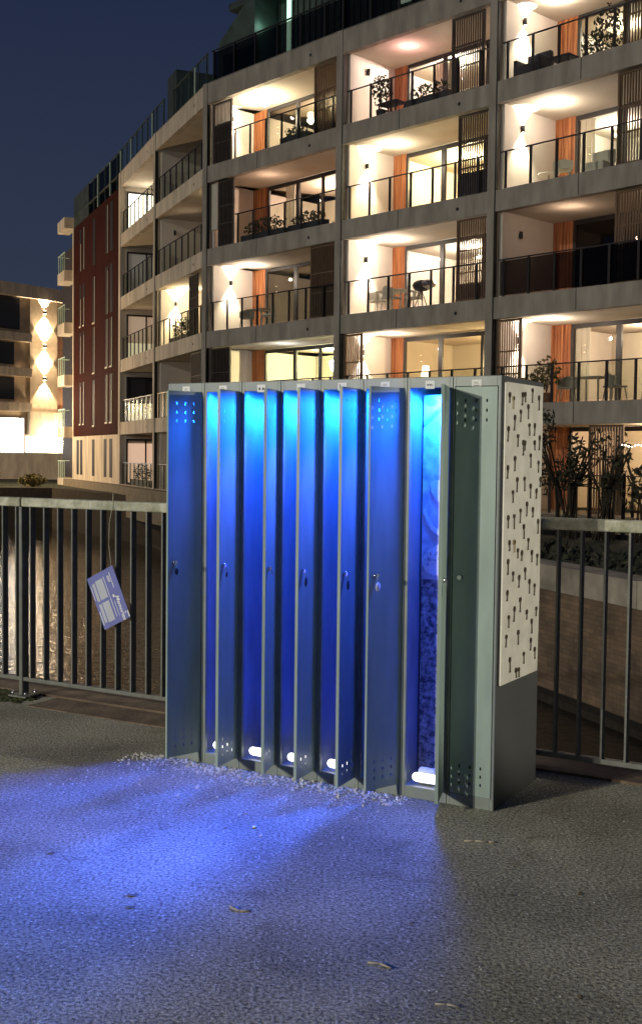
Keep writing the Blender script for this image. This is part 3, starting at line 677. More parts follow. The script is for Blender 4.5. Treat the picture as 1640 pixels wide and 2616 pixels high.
def loggia(k, l, wood=(0.0, .85), win=True, mull=(.3, .62, .85), gm='window_glass', curtains=(), cm='fabric_pale', wall_m='room_wall', wx=None):
    L = LEN[k]; dp = BAYS[k][2]; fr = FR_[k]; z0 = LV[l] - .03; z1 = LV[NEXT[l]] - .6
    if l == 'A': z1 = LV['T'] - .75 + .02
    w_ = MB(fr)
    nb = 6; x0 = .24; x1 = wood[1]
    for i in range(nb): w_.box(x0 + (x1 - x0) * i / nb + .008, x0 + (x1 - x0) * (i + 1) / nb - .008, dp, dp + .03, z0, z1 + .02)
    w_.box(x0, x1, dp + .03, dp + .06, z0, z1 + .02); w_.build('wood_panel', 'orange_wood', bld)
    window(k, l, x1 + .01, L - .05, dp, mull, z1 - z0 - .06, gm, curtains, cm)
    MB(fr).box(.24, L + .0, dp + 3.2, dp + 3.3, z0, z1 + .02).build('room_wall', wall_m, bld)
    MB(fr).box(.24, L, dp + .1, dp + 3.2, z0 + .004, z0 + .014).build('room_floor', 'room_floor', bld)
    if k in 'abc' and gm == 'window_glass':
        for _ in range(2):
            x = random.uniform(1.4, L - 1.5); w2 = random.uniform(.25, .6); zz = z0 + random.uniform(1.3, 1.6)
            MB(fr).box(x, x + w2, dp + 3.15, dp + 3.199, zz, zz + random.uniform(.35, .6)).build('wall_picture', random.choice(('fabric_dark', 'furniture_grey', 'print_mid', 'orange_wood')), bld)
        x = random.uniform(1.5, L - 2.4); h_ = random.choice((.8, .9, 2.0))
        MB(fr).box(x, x + random.uniform(.8, 1.8), dp + 2.7, dp + 3.19, z0 + .015, z0 + h_).build('wall_unit', random.choice(('fabric_dark', 'furniture_white', 'room_floor', 'furniture_grey')), bld)

WARM = (1, .88, .72)
# --- bay a (right)
for l in 'ABCDE': loggia('a', l, gm='dark_window' if l == 'C' else 'window_glass', curtains=((.95, 1.5), ) if l in 'BD' else (), wood=(0, .95), mull=(.27, .55, .8))
sconce('a', 'A', e=42); room('a', 'A', 48, WARM, x=1.6, ball='lamp_glow'); railing('a', 'A'); screen('a', 'A', 4.05, 5.35, 'screen_wood')
sconce('a', 'B', e=38); room('a', 'B', 50, (1, .92, .80), x=1.5, ball='lamp_glow'); railing('a', 'B'); screen('a', 'B', 3.95, 5.3)
sconce('a', 'C', on=False); room('a', 'C', 1.0, x=5); railing('a', 'C', m='smoked_glass'); screen('a', 'C', 3.95, 5.3)
light('loggia_glow', 'POINT', bp('a', 2.0, 1.0, LV['C'] + 2.0), 17, (1, .70, .50), shadow_soft_size=.04)
light('loggia_glow', 'POINT', bp('a', 4.9, 1.2, LV['C'] + 1.9), 16, (1, .70, .46), shadow_soft_size=.04)
sconce('a', 'D', e=34); room('a', 'D', 62, (1, .82, .62), x=2.8); railing('a', 'D'); screen('a', 'D', .16, 1.02)
room('a', 'E', 40, (1, .72, .45), x=2.6); room('a', 'E', 26, (1, .72, .45), x=4.6, y=1.3); railing('a', 'E'); screen('a', 'E', 3.3, 4.35)
# --- bay b
for l in 'ABCDE': loggia('b', l, gm='window_glass', wood=(0, .80), mull=(.30, .62, .85), curtains=((1.9, 2.5),) if l == 'A' else ())
sconce('b', 'A', on=False); room('b', 'A', 200, (1, .93, .86), x=2.3, y=BAYS['b'][2] + .7, ball='bulb'); light('loggia_glow', 'POINT', bp('b', 2.0, 1.0, LV['A'] + 1.9), 34, (1, .52, .50), shadow_soft_size=.04)
railing('b', 'A', m='window_glass'); screen('b', 'A', 4.45, 5.65, 'screen_dark')
sconce('b', 'B', e=38, col=(1, .88, .68)); room('b', 'B', 190, (1, .86, .52), x=2.2); railing('b', 'B', m='window_glass'); screen('b', 'B', 4.75, 5.95, 'screen_dark', (.0, .3))
sconce('b', 'C', e=46); room('b', 'C', 120, (1, .90, .78), x=2.4, ball='bulb'); railing('b', 'C', m='window_glass'); screen('b', 'C', 4.75, 5.95, solid=(.0, .22))
sconce('b', 'D', e=34, y=.9); room('b', 'D', 110, (1, .76, .38), x=4.6, zz=1.5); railing('b', 'D'); screen('b', 'D', .16, .98)
room('b', 'E', 20)
# --- bay c
for l in 'ABCDE': loggia('c', l, wood=(0, 1.0 if l != 'B' else 1.1), mull=(.28, .5, .78), curtains=((2.0, 2.5),) if l == 'B' else ())
sconce('c', 'A', e=22); light('loggia_lamp', 'POINT', bp('c', 2.2, 1.0, LV['A'] + 1.85), 260, (1, .86, .58), shadow_soft_size=.12)
MB(FR_['c']).ball((2.2, 1.0, LV['A'] + 2.05), .14, sub=2).build('ceiling_lamp', 'bulb', bld)
room('c', 'A', 110, (1, .84, .62), x=3.4, ball='bulb'); railing('c', 'A', x0=1.5); screen('c', 'A', .25, 1.35, 'screen_dark', (.0, .66)); screen('c', 'A', 5.8, 6.95, 'screen_wood', (0, .1))
sconce('c', 'B', on=False); room('c', 'B', 110, (1, .76, .60), x=3.4); light('loggia_glow', 'POINT', bp('c', 2.6, .9, LV['B'] + 1.9), 18, (1, .66, .48), shadow_soft_size=.04)
railing('c', 'B', x0=1.7); screen('c', 'B', .58, 1.5, 'screen_dark', (.0, 1.0)); MB(FR_['c']).box(.16, .52, .18, .24, LV['B'] + .7, LV['A'] - .62).build('wall_board', 'cream_frame', bld)
sconce('c', 'C', e=38); room('c', 'C', 16, (1, .80, .56), x=4.2); railing('c', 'C'); screen('c', 'C', 5.7, 6.95, 'screen_wood', (.0, 1.0))
room('c', 'D', 230, (1, .95, .50), x=3.4); railing('c', 'D', x0=1.5); screen('c', 'D', .2, 1.35, 'screen_dark', (.0, 1.0)); light('loggia_glow', 'POINT', bp('c', 3.4, 1.0, LV['D'] + 1.9), 26, (.86, .95, 1.0), shadow_soft_size=.04)
for x_ in (3.9, 6.2): MB(FR_['c']).ball((x_, BAYS['c'][2] + .9, LV['D'] + 1.75), .17, (1, 1, 1.3), 2).build('ceiling_lamp', 'bulb_white', bld)
# --- bays d, e (steep view: the side wall carries what is seen)
for k in 'de':
    for l in 'ABCDE': loggia(k, l, wood=(0, .9), gm='dark_window' if l in 'ABD' else 'window_glass')
for l in 'ABCDE': railing('d', l); railing('e', l)
sconce('d', 'B', on=False, y=.8); light('loggia_glow', 'POINT', bp('d', 5.9, .7, LV['B'] + 2.1), 9, (1, .78, .5), shadow_soft_size=.04)
light('loggia_glow', 'POINT', bp('d', 2.2, .8, LV['B'] + 1.8), 4, (1, .78, .55), shadow_soft_size=.04)
sconce('d', 'C', e=58, y=.86, col=(1, .80, .48)); screen('d', 'C', 4.6, 5.7, 'screen_dark', (.0, 1.0))
screen('d', 'D', 4.9, 6.9, 'screen_dark', (.0, 1)); room('d', 'D', 30, (1, .7, .3), x=3)
room('d', 'E', 6, (1, .66, .42), x=3); light('loggia_glow', 'POINT', bp('d', 3.0, .9, LV['E'] + 1.6), 3, (1, .7, .4), shadow_soft_size=.04)
def side_window(l, e, cm=None, gm='window_glass', lower=1.0, col=(1, .93, .78)):
    # window in the side wall of bay e, seen square-on along the facade
    z0 = LV[l]; z1 = LV[NEXT[l]] - (.95 if l == 'A' else .8); fr = FR_['e']; w_ = MB(fr); y0, y1 = .32, 2.15; x = .25
    for yy in (y0, (y0 + y1) / 2, y1): w_.box(x, x + .07, yy - .035, yy + .035, z0, z1)
    for zz in (z0 + .03, z1 - .05): w_.box(x + .002, x + .068, y0 + .035, y1 - .035, zz - .03, zz + .05)
    f = w_.build('window', 'frame_black', bld)
    zt = z0 + (z1 - z0) * lower
    MB(fr).box(x + .012, x + .02, y0, y1, z0 + .05, zt).build('lit_blind', glow('lit_blind_' + l, col, e), f)
    if cm: MB(fr).box(x + .022, x + .03, y0, y1, zt, z1 - .05).build('blind', cm, f)
side_window('A', 2.6); side_window('B', .03, gm='dark_window'); side_window('C', .55, 'curtain_lit', lower=.38, col=(1, .86, .55)); side_window('D', .7, 'fabric_dark', lower=.42, col=(1, .80, .45)); side_window('E', .6, col=(1, .62, .40), lower=.9)
light('loggia_glow', 'POINT', bp('e', 1.2, 1.2, LV['A'] + 1.6), 26, (1, .85, .6), shadow_soft_size=.04)
light('loggia_glow', 'POINT', bp('e', 1.4, 1.0, LV['C'] + 1.6), 4, (1, .7, .45), shadow_soft_size=.04)
for l in 'DE':
    fr = FR_['d']; z0 = LV[l]
    MB(fr).box(.25, .26, .5, 1.5, z0 + .05, z0 + 1.05).build('lit_blind', glow('lit_blind_d' + l, (1, .78, .42) if l == 'D' else (1, .62, .4), .35 if l == 'D' else .06), bld)
# red-clad section with slit windows, pale base below
fr = frame((*PT['L'], 0), Vector(PT['M']) - Vector(PT['L'])); RL = (Vector(PT['M']) - Vector(PT['L'])).length
MB(fr).box(0, RL - .12, 0, 8, 2.40, 14.30).build('red_wall', 'red_facade', bld)
MB(fr).box(0, RL - .12, -.02, 8, -.42, 2.395).build('base_wall', 'lit_concrete', bld)
MB(fr).box(-.25, 0, -.03, 8, -.42, 14.30).build('corner_column', 'lit_concrete', bld)
MB(fr).box(RL - .119, RL + .22, -.04, .3, -.42, 14.9).build('edge_column', 'lit_concrete', bld)
def slit(x0, x1, z0, z1, lit=True, sill=True, y=0):
    f = MB(fr).box(x0, x1, y - .012, y + .0, z0, z1).build('window', 'gap_dark', bld)
    if lit: MB(fr).box(x1 - .09, x1 - .035, y - .035, y - .013, z0, z1 - (z1 - z0) * random.choice((0, .1, .35))).build('frame', 'cream_frame', f)
    if sill and lit: MB(fr).box(x0, x1, y - .05, y - .0125, z0 - .08, z0 - .002).build('sill', 'cream_frame', f)
for i, zb in enumerate((11.45, 8.4, 5.75, 2.95)):
    for j, x in enumerate((1.75, 2.65)): slit(x, x + .42, zb + .15, zb + 2.45, True, i == 3 or i == 1)
    slit(5.25, 5.85, zb, zb + 2.4, i > 0, i > 0)
    for j, x in enumerate((8.35, 9.35)): slit(x, x + .6, zb + .1, zb + 2.5, i > 1 or j == 0, i > 1)
for x in (1.0, 2.0, 5.2, 8.1, 9.4): slit(x, x + .62, .25, 2.2, False, False, -.02)
# projecting balconies past the corner
for l in 'TABCDE':
    z = LV[l]; b0 = MB(fr).box(-2.4, -.26, -.5, .2, z - .62, z).build('balcony_slab', 'lit_concrete', bld)
    if l != 'T':
        w_ = MB(fr); w_.box(-2.4, -.3, -.48, -.44, z + 1.0, z + 1.04); w_.box(-2.4, -2.36, -.44, .2, z + 1.0, z + 1.04)
        for i in range(4): w_.box(-2.3 + i * .6, -2.24 + i * .6, -.47, -.44, z, z + 1.0)
        r_ = w_.build('balcony_railing', 'mint_frame', bld); MB(fr).box(-2.35, -.3, -.435, -.428, z + .05, z + .98).build('glass_panel', 'rail_glass', r_)
        MB(fr).box(-3.4, -.26, .9, 1.0, z, z + 2.4).build('balcony_window', glow('balcony_window_' + l, (1, .74, .42), {'A': .02, 'B': .02, 'C': .9, 'D': .03, 'E': .4}[l]), bld)
MB(fr).box(-9, -.26, 1.01, 8, -.4, 14.3).build('rear_wall', 'screen_dark', bld)
# roof terrace: parapet glass, dark panels and the penthouse
w_roof = MB().poly([(*PT[k], 14.95) for k in ('R', 'C3', 'C2', 'C1', 'C0', 'M', 'L')] + [(-4, 74, 14.95), (22, 50, 14.95), (22, 32, 14.95)], (0, 0, .02)); w_roof.build('roof', 'roof_dark', bld)
for k, x0, x1 in (('e', .1, 7.3), ('d', 2.6, 7.1), ('d', .0, 1.2)):
    fr2 = FR_[k]; w_ = MB(fr2); x = x0
    w_.box(x0, x1, .06, .11, 16.05, 16.1)
    while x < x1: w_.box(x, x + .05, .05, .10, 14.98, 16.05); x += 1.1
    r_ = w_.build('roof_railing', 'cladding_green', bld); MB(fr2).box(x0, x1, .115, .123, 15.0, 16.03).build('glass_panel', 'rail_glass', r_)
fr3 = frame((*PT['L'], 0), Vector(PT['M']) - Vector(PT['L']))
w_ = MB(fr3); x = 3.8
w_.box(3.8, RL, .06, .11, 16.05, 16.1)
while x < RL: w_.box(x, x + .05, .05, .10, 14.3, 16.05); x += 1.35
r_ = w_.build('roof_railing', 'cladding_green', bld); MB(fr3).box(3.8, RL, .115, .123, 14.3, 16.03).build('glass_panel', 'smoked_glass', r_)
MB(fr3).box(-.3, 3.75, .06, .16, 14.31, 16.1).build('roof_screen', 'roof_dark', bld)
for x in (RL - .1, RL - 2.4, 6.2): MB(fr3).box(x, x + .09, .02, .058, 14.35, 16.0).build('roof_post', 'mint_frame', bld)
for k, x in (('e', 2.3), ('e', 6.6), ('d', 5.6)): MB(FR_[k]).box(x, x + .09, .02, .048, 15.0, 16.0).build('roof_post', 'mint_frame', bld)
MB(FR_['d']).box(1.25, 2.55, .2, 1.9, 14.98, 16.9).build('roof_cabinet', 'roof_dark', bld)
for k, x0, x1 in (('c', .35, LEN['c'] + .3), ('b', 0, LEN['b'] + .3), ('a', 0, LEN['a'])):
    fr2 = FR_[k]
    MB(fr2).box(x0, x1, 1.6, 5, 14.98, 18.1).build('penthouse_wall', 'cladding_green', bld)
    if k == 'c': MB(fr2).poly([(.1, .5, 14.98), (2.2, .5, 14.98), (2.2, .5, 17.9), (.1, .5, 16.5)], (0, 1.09, 0)).build('glass_screen', 'cladding_green', bld)
    w_ = MB(fr2)
    for i in range(int((x1 - x0) / .32)): w_.box(x0 + i * .32, x0 + i * .32 + .05, 1.55, 1.598, 15.1, 18.0)
    w_.build('cladding_ribs', 'roof_dark', bld)
    w_ = MB(fr2); w_.box(x0 - .1, x1, .07, .11, 16.05, 16.1); x = x0
    while x < x1: w_.box(x, x + .07, .06, .10, 14.98, 16.05); x += 1.2
    r_ = w_.build('roof_railing', 'rail_black', bld); MB(fr2).box(x0, x1, .112, .12, 15.0, 16.03).build('glass_panel', 'smoked_glass', r_)
    MB(fr2).box(x0 - .2, x1, .9, 1.54, 17.75, 18.0).build('penthouse_eave', 'roof_dark', bld)
f = MB(FR_['c']).box(2.75, 3.05, 1.50, 1.545, 15.2, 17.7).build('window', 'mint_frame', bld)
MB(FR_['c']).box(2.80, 3.0, 1.47, 1.499, 15.3, 17.6).build('pane', glow('mint_light', (.55, 1.0, .75), 1.3), f)
MB(FR_['b']).box(1.2, 1.6, 1.45, 1.545, 15.9, 17.3).build('window', glow('mint_light_b', (.75, 1.0, .8), 1.2), bld)
light('roof_light', 'POINT', bp('c', 2.4, .7, 16.6), 7, (.6, 1, .8), shadow_soft_size=.2)
light('roof_light', 'POINT', bp('d', 4.0, 1.4, 15.7), 8, (.75, 1, .82), shadow_soft_size=.2)

# ------------------------------------------------------------------ things on the loggias
def put(k, l, x, y, name, lab, cat, group=None):
    p = bp(k, x, y, LV[l] - .005); X = FR_[k].col[0]; return empty(name, p, math.atan2(X[1], X[0]), lab, cat, group)
def chair(k, l, x, y, rot, lab, m='furniture_grey', grp='balcony chairs'):
    t = put(k, l, x, y, 'chair', lab, 'chair', grp); t.rotation_euler.z += rot
    MB().box(-.24, .24, -.24, .24, .42, .47).build('seat', m, t, bevel=.02)
    w_ = MB()
    for i in range(7):
        a = R(-60 + i * 20); w_.box(.26 * math.sin(a) - .05, .26 * math.sin(a) + .05, .24 * math.cos(a) - .015, .24 * math.cos(a) + .015, .47, .80 - abs(i - 3) * .03)
    w_.build('backrest', m, t)
    for sx in (-1, 1):
        for sy in (-1, 1): MB().cyl((sx * .18, sy * .18, .42), (sx * .24, sy * .24, 0), .018, .012, 6).build('leg', m, t)
def table(k, l, x, y, w, d, lab, m='furniture_grey', h=.74):
    t = put(k, l, x, y, 'table', lab, 'table', 'balcony tables')
    MB().box(-w / 2, w / 2, -d / 2, d / 2, h - .04, h).build('table_top', m, t)
    for sx in (-1, 1):
        for sy in (-1, 1): MB().box(sx * (w / 2 - .05) - .02, sx * (w / 2 - .05) + .02, sy * (d / 2 - .05) - .02, sy * (d / 2 - .05) + .02, 0, h - .04).build('leg', m, t)
def plant(k, l, x, y, h, r, n, lab, m='foliage', pm='pot_dark', grp='balcony plants'):
    t = put(k, l, x, y, 'potted_plant', lab, 'plant', grp)
    MB().cyl((0, 0, 0), (0, 0, .32), .13, .18, 12).build('pot', pm, t)
    w_ = MB()
    for i in range(5): w_.tube([(0, 0, .3), (random.uniform(-.4, .4) * r, random.uniform(-.4, .4) * r, .3 + (h - .3) * .5), (random.uniform(-1, 1) * r * .7, random.uniform(-1, 1) * r * .7, h - .1)], .009, 4)
    w_.build('stem', 'bark', t)
    MB().leaves((0, 0, .3 + (h - .3) * .6), (r, r, (h - .3) * .5), n, .07).build('leaves', m, t)
def planter(k, l, x0, x1, y, h, lab, m='foliage', n=240):
    t = put(k, l, (x0 + x1) / 2, y, 'planter_box', lab, 'planter', 'balcony plants'); w = (x1 - x0) / 2
    MB().box(-w, w, -.14, .14, 0, .28).build('trough', 'pot_dark', t)
    MB().leaves((0, 0, .34 + h * .3), (w, .16, h * .5), n, .06).build('leaves', m, t)
plant('a', 'A', 2.9, 1.3, 1.6, .45, 260, 'leafy plant by the window on the top right loggia')
plant('a', 'A', 2.2, 1.5, 1.2, .35, 160, 'smaller leafy plant beside the window lamp on the top right loggia')
table('a', 'A', 1.7, .9, .7, .5, 'small low dark table on the top right loggia', 'fabric_dark', .5)
t = put('a', 'A', .85, .7, 'lounge_chair', 'bulky dark lounge chair behind the railing of the top right loggia', 'lounge chair')
MB().box(-.4, .4, -.35, .35, .12, .42).build('seat', 'fabric_dark', t, bevel=.05); MB().box(-.4, .4, .22, .40, .42, .85).build('backrest', 'fabric_dark', t, bevel=.05)
for s_ in (-1, 1): MB().box(s_ * .40 - .06, s_ * .40 + .06, -.33, .33, .1, .6).build('armrest', 'fabric_dark', t, bevel=.03)
chair('a', 'B', 1.75, .9, .5, 'chair with a pale throw over it on the right loggia under the floor lamp light', 'fabric_pale')
t = put('a', 'B', 2.7, 4.8, 'television', 'bluish white glowing television inside the right apartment', 'television')
MB().box(-.62, .62, 0, .05, .85, 1.55).build('casing', 'frame_black', t); MB().box(-.58, .58, -.012, -.002, .89, 1.51).build('display', 'screen_tv', t)
t = put('a', 'B', 2.9, .9, 'chair_sofa', 'low cream armchair behind the railing in front of the television window', 'armchair')
MB().box(-.35, .35, -.3, .3, .1, .42).build('seat', 'fabric_pale', t, bevel=.05); MB().box(-.35, .35, .2, .34, .42, .8).build('backrest', 'fabric_pale', t, bevel=.05)
t = put('a', 'B', 1.0, 1.3, 'side_table', 'slim round side table standing in the lamp light on the right loggia', 'side table')
MB().cyl((0, 0, .5), (0, 0, .53), .3, n=20).build('table_top', 'furniture_white', t); MB().cyl((0, 0, 0), (0, 0, .5), .02, n=8).build('leg', 'furniture_grey', t)
for i, x in enumerate((1.9, 3.4, 4.6)):
    chair('a', 'D', x, 1.1 + .1 * (i % 2), (.4, 2.7, .3)[i], ('grey tub chair', 'grey tub chair turned inwards', 'grey tub chair')[i] + (' left of the pair behind the lower right railing', ' in the middle of the lower right loggia', ' at the right edge on the lower right loggia')[i])
table('a', 'D', 2.6, 1.3, .9, .7, 'grey table between the tub chairs on the lower right loggia')
plant('a', 'D', 1.45, .8, 1.25, .4, 260, 'bushy orange lit plant in front of the wood panel on the lower right loggia', 'foliage_dry', 'pot_terra')
plant('a', 'D', 1.1, .5, .8, .25, 120, 'small dry plant beside the slatted screen on the lower right loggia', 'foliage_dry', 'pot_terra')
t = put('b', 'C', 3.05, .6, 'barbecue', 'dark kettle barbecue with a silver lid behind the middle railing', 'barbecue')
MB().ball((0, 0, .72), .30, (1, 1, .6), 2).build('kettle', 'pot_dark', t); MB().ball((.28, -.02, .74), .24, (1, 1, .6), 2).build('lid', 'chrome', t)
for a in (0, 2.1, 4.2): MB().cyl((0, 0, .6), (.25 * math.cos(a), .25 * math.sin(a), 0), .015, n=6).build('leg', 'rail_black', t)
table('b', 'C', 1.6, 1.0, 1.1, .7, 'white garden table behind the middle loggia railing', 'furniture_white')
chair('b', 'C', .95, .9, 1.2, 'white chair left of the garden table on the middle loggia', 'furniture_white')
chair('b', 'C', 1.9, .5, 3.0, 'white chair with its back to the railing on the middle loggia', 'furniture_white')
chair('b', 'C', 2.4, 1.0, -1.2, 'white chair right of the garden table on the middle loggia', 'furniture_white')
plant('b', 'A', 1.35, .5, 1.35, .35, 240, 'dark spiky plant behind the pink lit railing', grp='balcony plants')
planter('b', 'A', 2.6, 4.3, .35, .45, 'long flower box in front of the brightest window', 'foliage')
table('b', 'A', 1.7, .6, .8, .5, 'low dark table on the pink lit loggia', 'fabric_dark', .5)
t = put('b', 'D', 3.9, BAYS['b'][2] + .6, 'bottle_lamp', 'wide bottle shaped glass lamp on a sill in the warm window above the lockers', 'lamp')
MB().cyl((0, 0, .75), (0, 0, .95), .24, .24, 16).build('base', 'pot_terra', t); MB().cyl((0, 0, .951), (0, 0, 1.2), .24, .06, 16).cyl((0, 0, 1.2), (0, 0, 1.42), .06, .06, 12).build('bottle', 'fabric_pale', t)
for x_ in (1.35,):
    t = put('b', 'D', x_, BAYS['b'][2] + .5, 'table_lamp', 'bright table lamp behind the window left of the bottle lamp', 'lamp')
    MB().cyl((0, 0, .8), (0, 0, 1.15), .05, .05, 10).build('stand', 'furniture_grey', t); MB().cyl((0, 0, 1.15), (0, 0, 1.5), .16, .10, 14).build('shade', 'lamp_glow', t)
chair('c', 'C', 1.5, .8, .8, 'dark metal chair left of the lounger on the loggia above the dark screen', 'furniture_grey'); table('c', 'C', 2.1, 1.0, .7, .6, 'small garden table on the left middle loggia')
chair('c', 'C', 2.8, .8, -.9, 'pale folding chair right of the garden table on the left middle loggia', 'furniture_white')
planter('c', 'B', 1.8, 4.2, .40, .6, 'long trough of dark bluish plants behind the railing', 'foliage', 420); planter('c', 'B', 4.4, 6.2, .40, .4, 'low planter with seedlings right of the bluish plants', 'foliage', 220)
plant('c', 'B', 6.6, 1.0, 1.4, .25, 60, 'tall thin flower in the right window of the beige apartment', 'foliage_dry')
t = put('c', 'D', 1.55, .7, 'light_cluster', 'glowing ball of fairy lights beside the dark screen just above the lockers', 'fairy lights')
MB().ball((0, 0, .45), .42, (1, 1, 1), 2, .12).build('basket', 'furniture_grey', t); w_ = MB()
for i in range(60):
    a, b = random.uniform(0, 6.28), random.uniform(-1.2, 1.4); w_.ball((.47 * math.cos(a) * math.cos(b), .47 * math.sin(a) * math.cos(b), .47 + .47 * math.sin(b)), .022, sub=1)
w_.build('bulb', 'fairy_bulb', t)
planter('d', 'C', 1.2, 4.0, .45, .9, 'green planting behind the railing under the bright wall lamp', 'foliage', 420)
planter('c', 'A', 4.0, 5.4, .35, .35, 'low flower box behind the railing of the brightest top loggia', 'foliage', 160)
planter('e', 'E', 1.5, 5.5, .35, .9, 'dark planting on the ground floor left of the lockers', 'foliage', 300)

# garden in front of the ground floor, right of the lockers
def shrub(x, y, h, r, n, lab, lean=0):
    t = empty('bamboo_shrub', (x, y, -.36), 0, lab, 'shrub', 'shrubs in front of the ground floor'); w_ = MB()
    for i in range(26):
        a = random.uniform(0, 6.28); w_.tube([(random.uniform(-.3, .3), random.uniform(-.1, .1), 0), (.35 * r * math.cos(a) + lean * .3, .35 * r * math.sin(a), h * .5), (.9 * r * math.cos(a) + lean, .9 * r * math.sin(a), h * random.uniform(.5, 1))], random.uniform(.008, .022), 5)
    w_.build('stem', 'bark', t)
    g = MB()
    for i in range(7): g.leaves((random.uniform(-.7, .7) * r + lean * .6, random.uniform(-.7, .7) * r, h * random.uniform(.45, .95)), (.38 * r, .38 * r, .18 * h), n // 7, .085)
    g.build('leaves', 'foliage', t)
shrub(4.75, 26.8, 2.9, .8, 620, 'tall tangled dark bush right against the edge of the key board')
shrub(5.6, 26.3, 2.4, .7, 420, 'tangled dark bush between the key board and the forked shrub')
shrub(6.35, 25.6, 2.3, .55, 260, 'dark shrub with forked stems in the middle of the garden', .1)
shrub(7.1, 25.0, 1.9, .5, 240, 'low dark shrub in front of the ground floor slatted screen')
t = empty('garden_fence', (4.9, 27.9, -.36), 0, 'dark low post fence in front of the ground floor flat', 'fence'); P0 = Vector((4.4, 28.6)); P1 = Vector((9.3, 23.4)); w_ = MB(); gl = Vector((4.9, 27.9, 0))
MB().bar(Vector((P0.x, P0.y, .0)) - gl, Vector((P1.x, P1.y, .0)) - gl, .10, .22).build('bottom_rail', 'rail_black', t)
for i in range(9):
    p = P0.lerp(P1, i / 8); MB().box(p.x - gl.x - .04, p.x - gl.x + .04, p.y - gl.y - .04, p.y - gl.y + .04, 0, 1.5).build('post', 'rail_black', t)
t = empty('string_lights', (*P0, 1.75), 0, 'string of small white lights along the ground floor window', 'string lights'); w_ = MB(); c_ = []
for i in range(44):
    p = P0.lerp(P1, .48 + .5 * i / 43); z = .02 * math.sin(i * 1.3) + .05; c_.append((p.x - P0.x, p.y - P0.y, z)); w_.ball((p.x - P0.x, p.y - P0.y, z - .03), 0.016, sub=1)
w_.build('bulb', 'fairy_bulb', t); MB().tube(c_, .006, 4).build('wire', 'rail_black', t)
w_ = MB()
for i in range(1500):
    a = random.random(); p = Vector(q(random.uniform(4, 34), random.uniform(.55, 2.6))); k_ = random.uniform(.06, .16)
    w_.leaves((p.x, p.y, -.30), (.15, .15, .08), 1, k_)
tag(w_.build('ground_cover', 'foliage'), 'dark ground cover along the top of the far canal wall', 'ground cover', kind='stuff')

# ------------------------------------------------------------------ building at the far left
B0 = Vector((-27.9, 96.2)); Bd = Vector((.60, .80)); fb = frame((*B0, 0), Bd)
bb = empty('corner_building', (*B0, 0), 0, 'lower concrete building at the far left with stacked wall lights and bright shop front', 'building')
inv = Matrix.Translation((-B0.x, -B0.y, 0))
fb = inv @ fb
MB(fb).box(-16, 10, .5, 12, -.4, 15.5).build('wall', 'tile_wall', bb)
for z in (16.1, 11.75, 8.75, 5.75): MB(fb).box(-16, 9.6 if z > 16 else 4.55, 0, .499, z - (1.3 if z > 16 else .75), z - (.2 if z > 16 else 0)).build('fascia_beam', 'lit_concrete', bb)
for z0, z1, xe in ((12.0, 14.75, 3.6), (9.0, 10.9, 3.0), (6.0, 7.9, 3.0)):
    f = MB(fb).box(-16, xe, .44, .498, z0, z1).build('window', 'frame_black', bb); MB(fb).box(-15.5, xe - .1, .41, .438, z0 + .1, z1 - .1).build('pane', mat('night_glass', (.05, .05, .045), .12), f)
MB(fb).box(4.6, 7.6, .30, .498, 4.2, 14.8).build('pier', 'tile_wall', bb)
MB(fb).box(8.4, 8.75, .1, .6, 4.5, 12.2).build('amber_trim', 'amber_trim', bb)
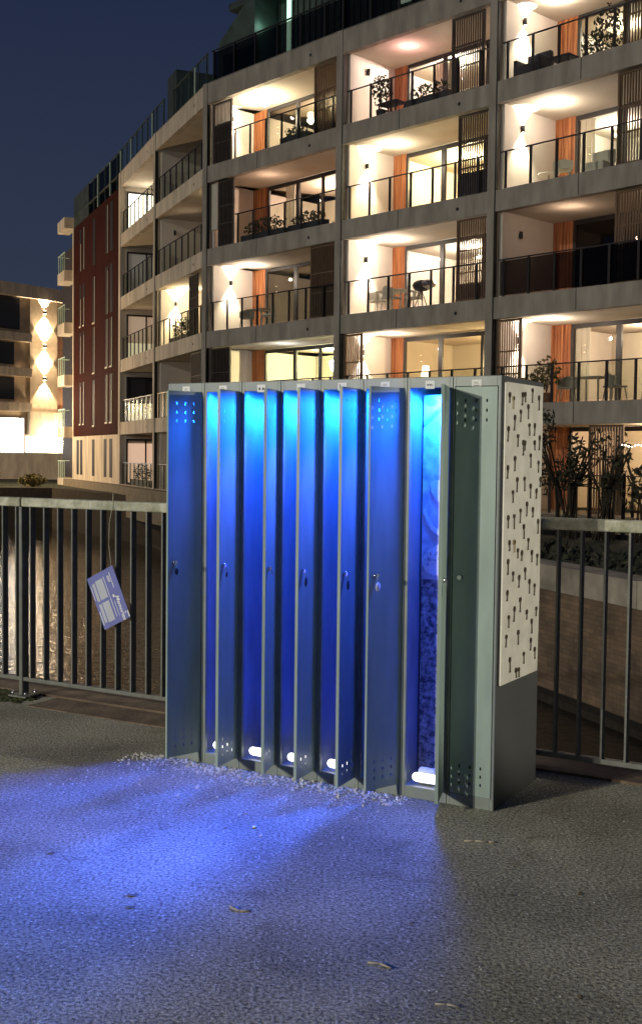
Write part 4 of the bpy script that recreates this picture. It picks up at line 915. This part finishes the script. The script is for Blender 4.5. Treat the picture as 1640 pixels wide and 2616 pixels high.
for z in (13.75, 10.8, 7.95):
    s = MB(fb).box(6.0, 6.25, .10, .28, z - .12, z + .12).build('wall_lamp', 'frame_black', bb)
    for d_ in (1, -1):
        p = (Matrix.Translation((B0.x, B0.y, 0)) @ fb) @ Vector((6.12, .02, z + .2 * d_)); lo = light('wall_lamp_light', 'SPOT', p, 2400, (1, .76, .48), spot_size=R(84), spot_blend=.35, shadow_soft_size=.05)
        dv = (fb.to_3x3() @ Vector((0, .22, d_))); aim(lo, dv)
    MB(fb).box(6.02, 6.23, .12, .26, z + .122, z + .135).box(6.02, 6.23, .12, .26, z - .135, z - .122).build('bulb', 'bulb', s)
f = MB(fb).box(-16, 4.0, .34, .498, .9, 4.45).build('shop_front', 'frame_black', bb)
sh = MB(fb).box(-15.8, 3.9, .30, .338, 1.4, 4.4).build('lit_glass', 'shop_light', f)
w_ = MB(fb)
for x in (-3.4, -1.2, .1, 1.4, 3.4): w_.box(x, x + .10, .24, .298, 1.4, 4.4)
w_.build('mullion', 'cream_frame', f)
MB(fb).box(4.2, 9.0, .32, .498, 1.2, 2.9).build('lit_doorway', glow('door_light', (1, .86, .68), 1.6), bb)
MB(fb).box(4.4, 8.2, .12, .50, 3.0, 5.0).build('door_canopy', 'lit_concrete', bb)
p = Matrix.Translation((B0.x, B0.y, 0)) @ fb @ Vector((7.6, -.6, 2.3))
glow('globe', (1.0, .74, .40), 45); o = MB().ball((0, 0, 0), .5, sub=2).build('globe_lamp', 'globe', None, p); tag(o, 'glaring round lamp by the doorway of the far left building', 'lamp')
light('globe_lamp_light', 'POINT', p + Vector((0, -.8, .2)), 1500, (1, .70, .42), shadow_soft_size=.4)
pw = tag(MB().box(-80, -13.6, 80, 80.4, -.4, 1.45).build('parapet_wall', 'concrete'), 'grey parapet wall beyond the water at the far left', 'wall')
for i, (x, y, r) in enumerate(((-19.2, 63.5, .9), (-15.9, 63.2, .5))):
    t = empty('bush', (x, y, -.42), 0, ('round olive bush on the far bank at the left', 'small bush on the far bank near the building corner')[i], 'bush')
    MB().tube([(0, 0, 0), (.1, 0, .5)], .05).build('trunk', 'bark', t); MB().leaves((0, 0, r * .7), (r * 1.6, r, r * .7), 900 if i == 0 else 300, .12).build('crown', 'foliage_dry', t)
light('bank_light', 'POINT', (-17, 66, 4.2), 700, (1, .78, .50), shadow_soft_size=.3)
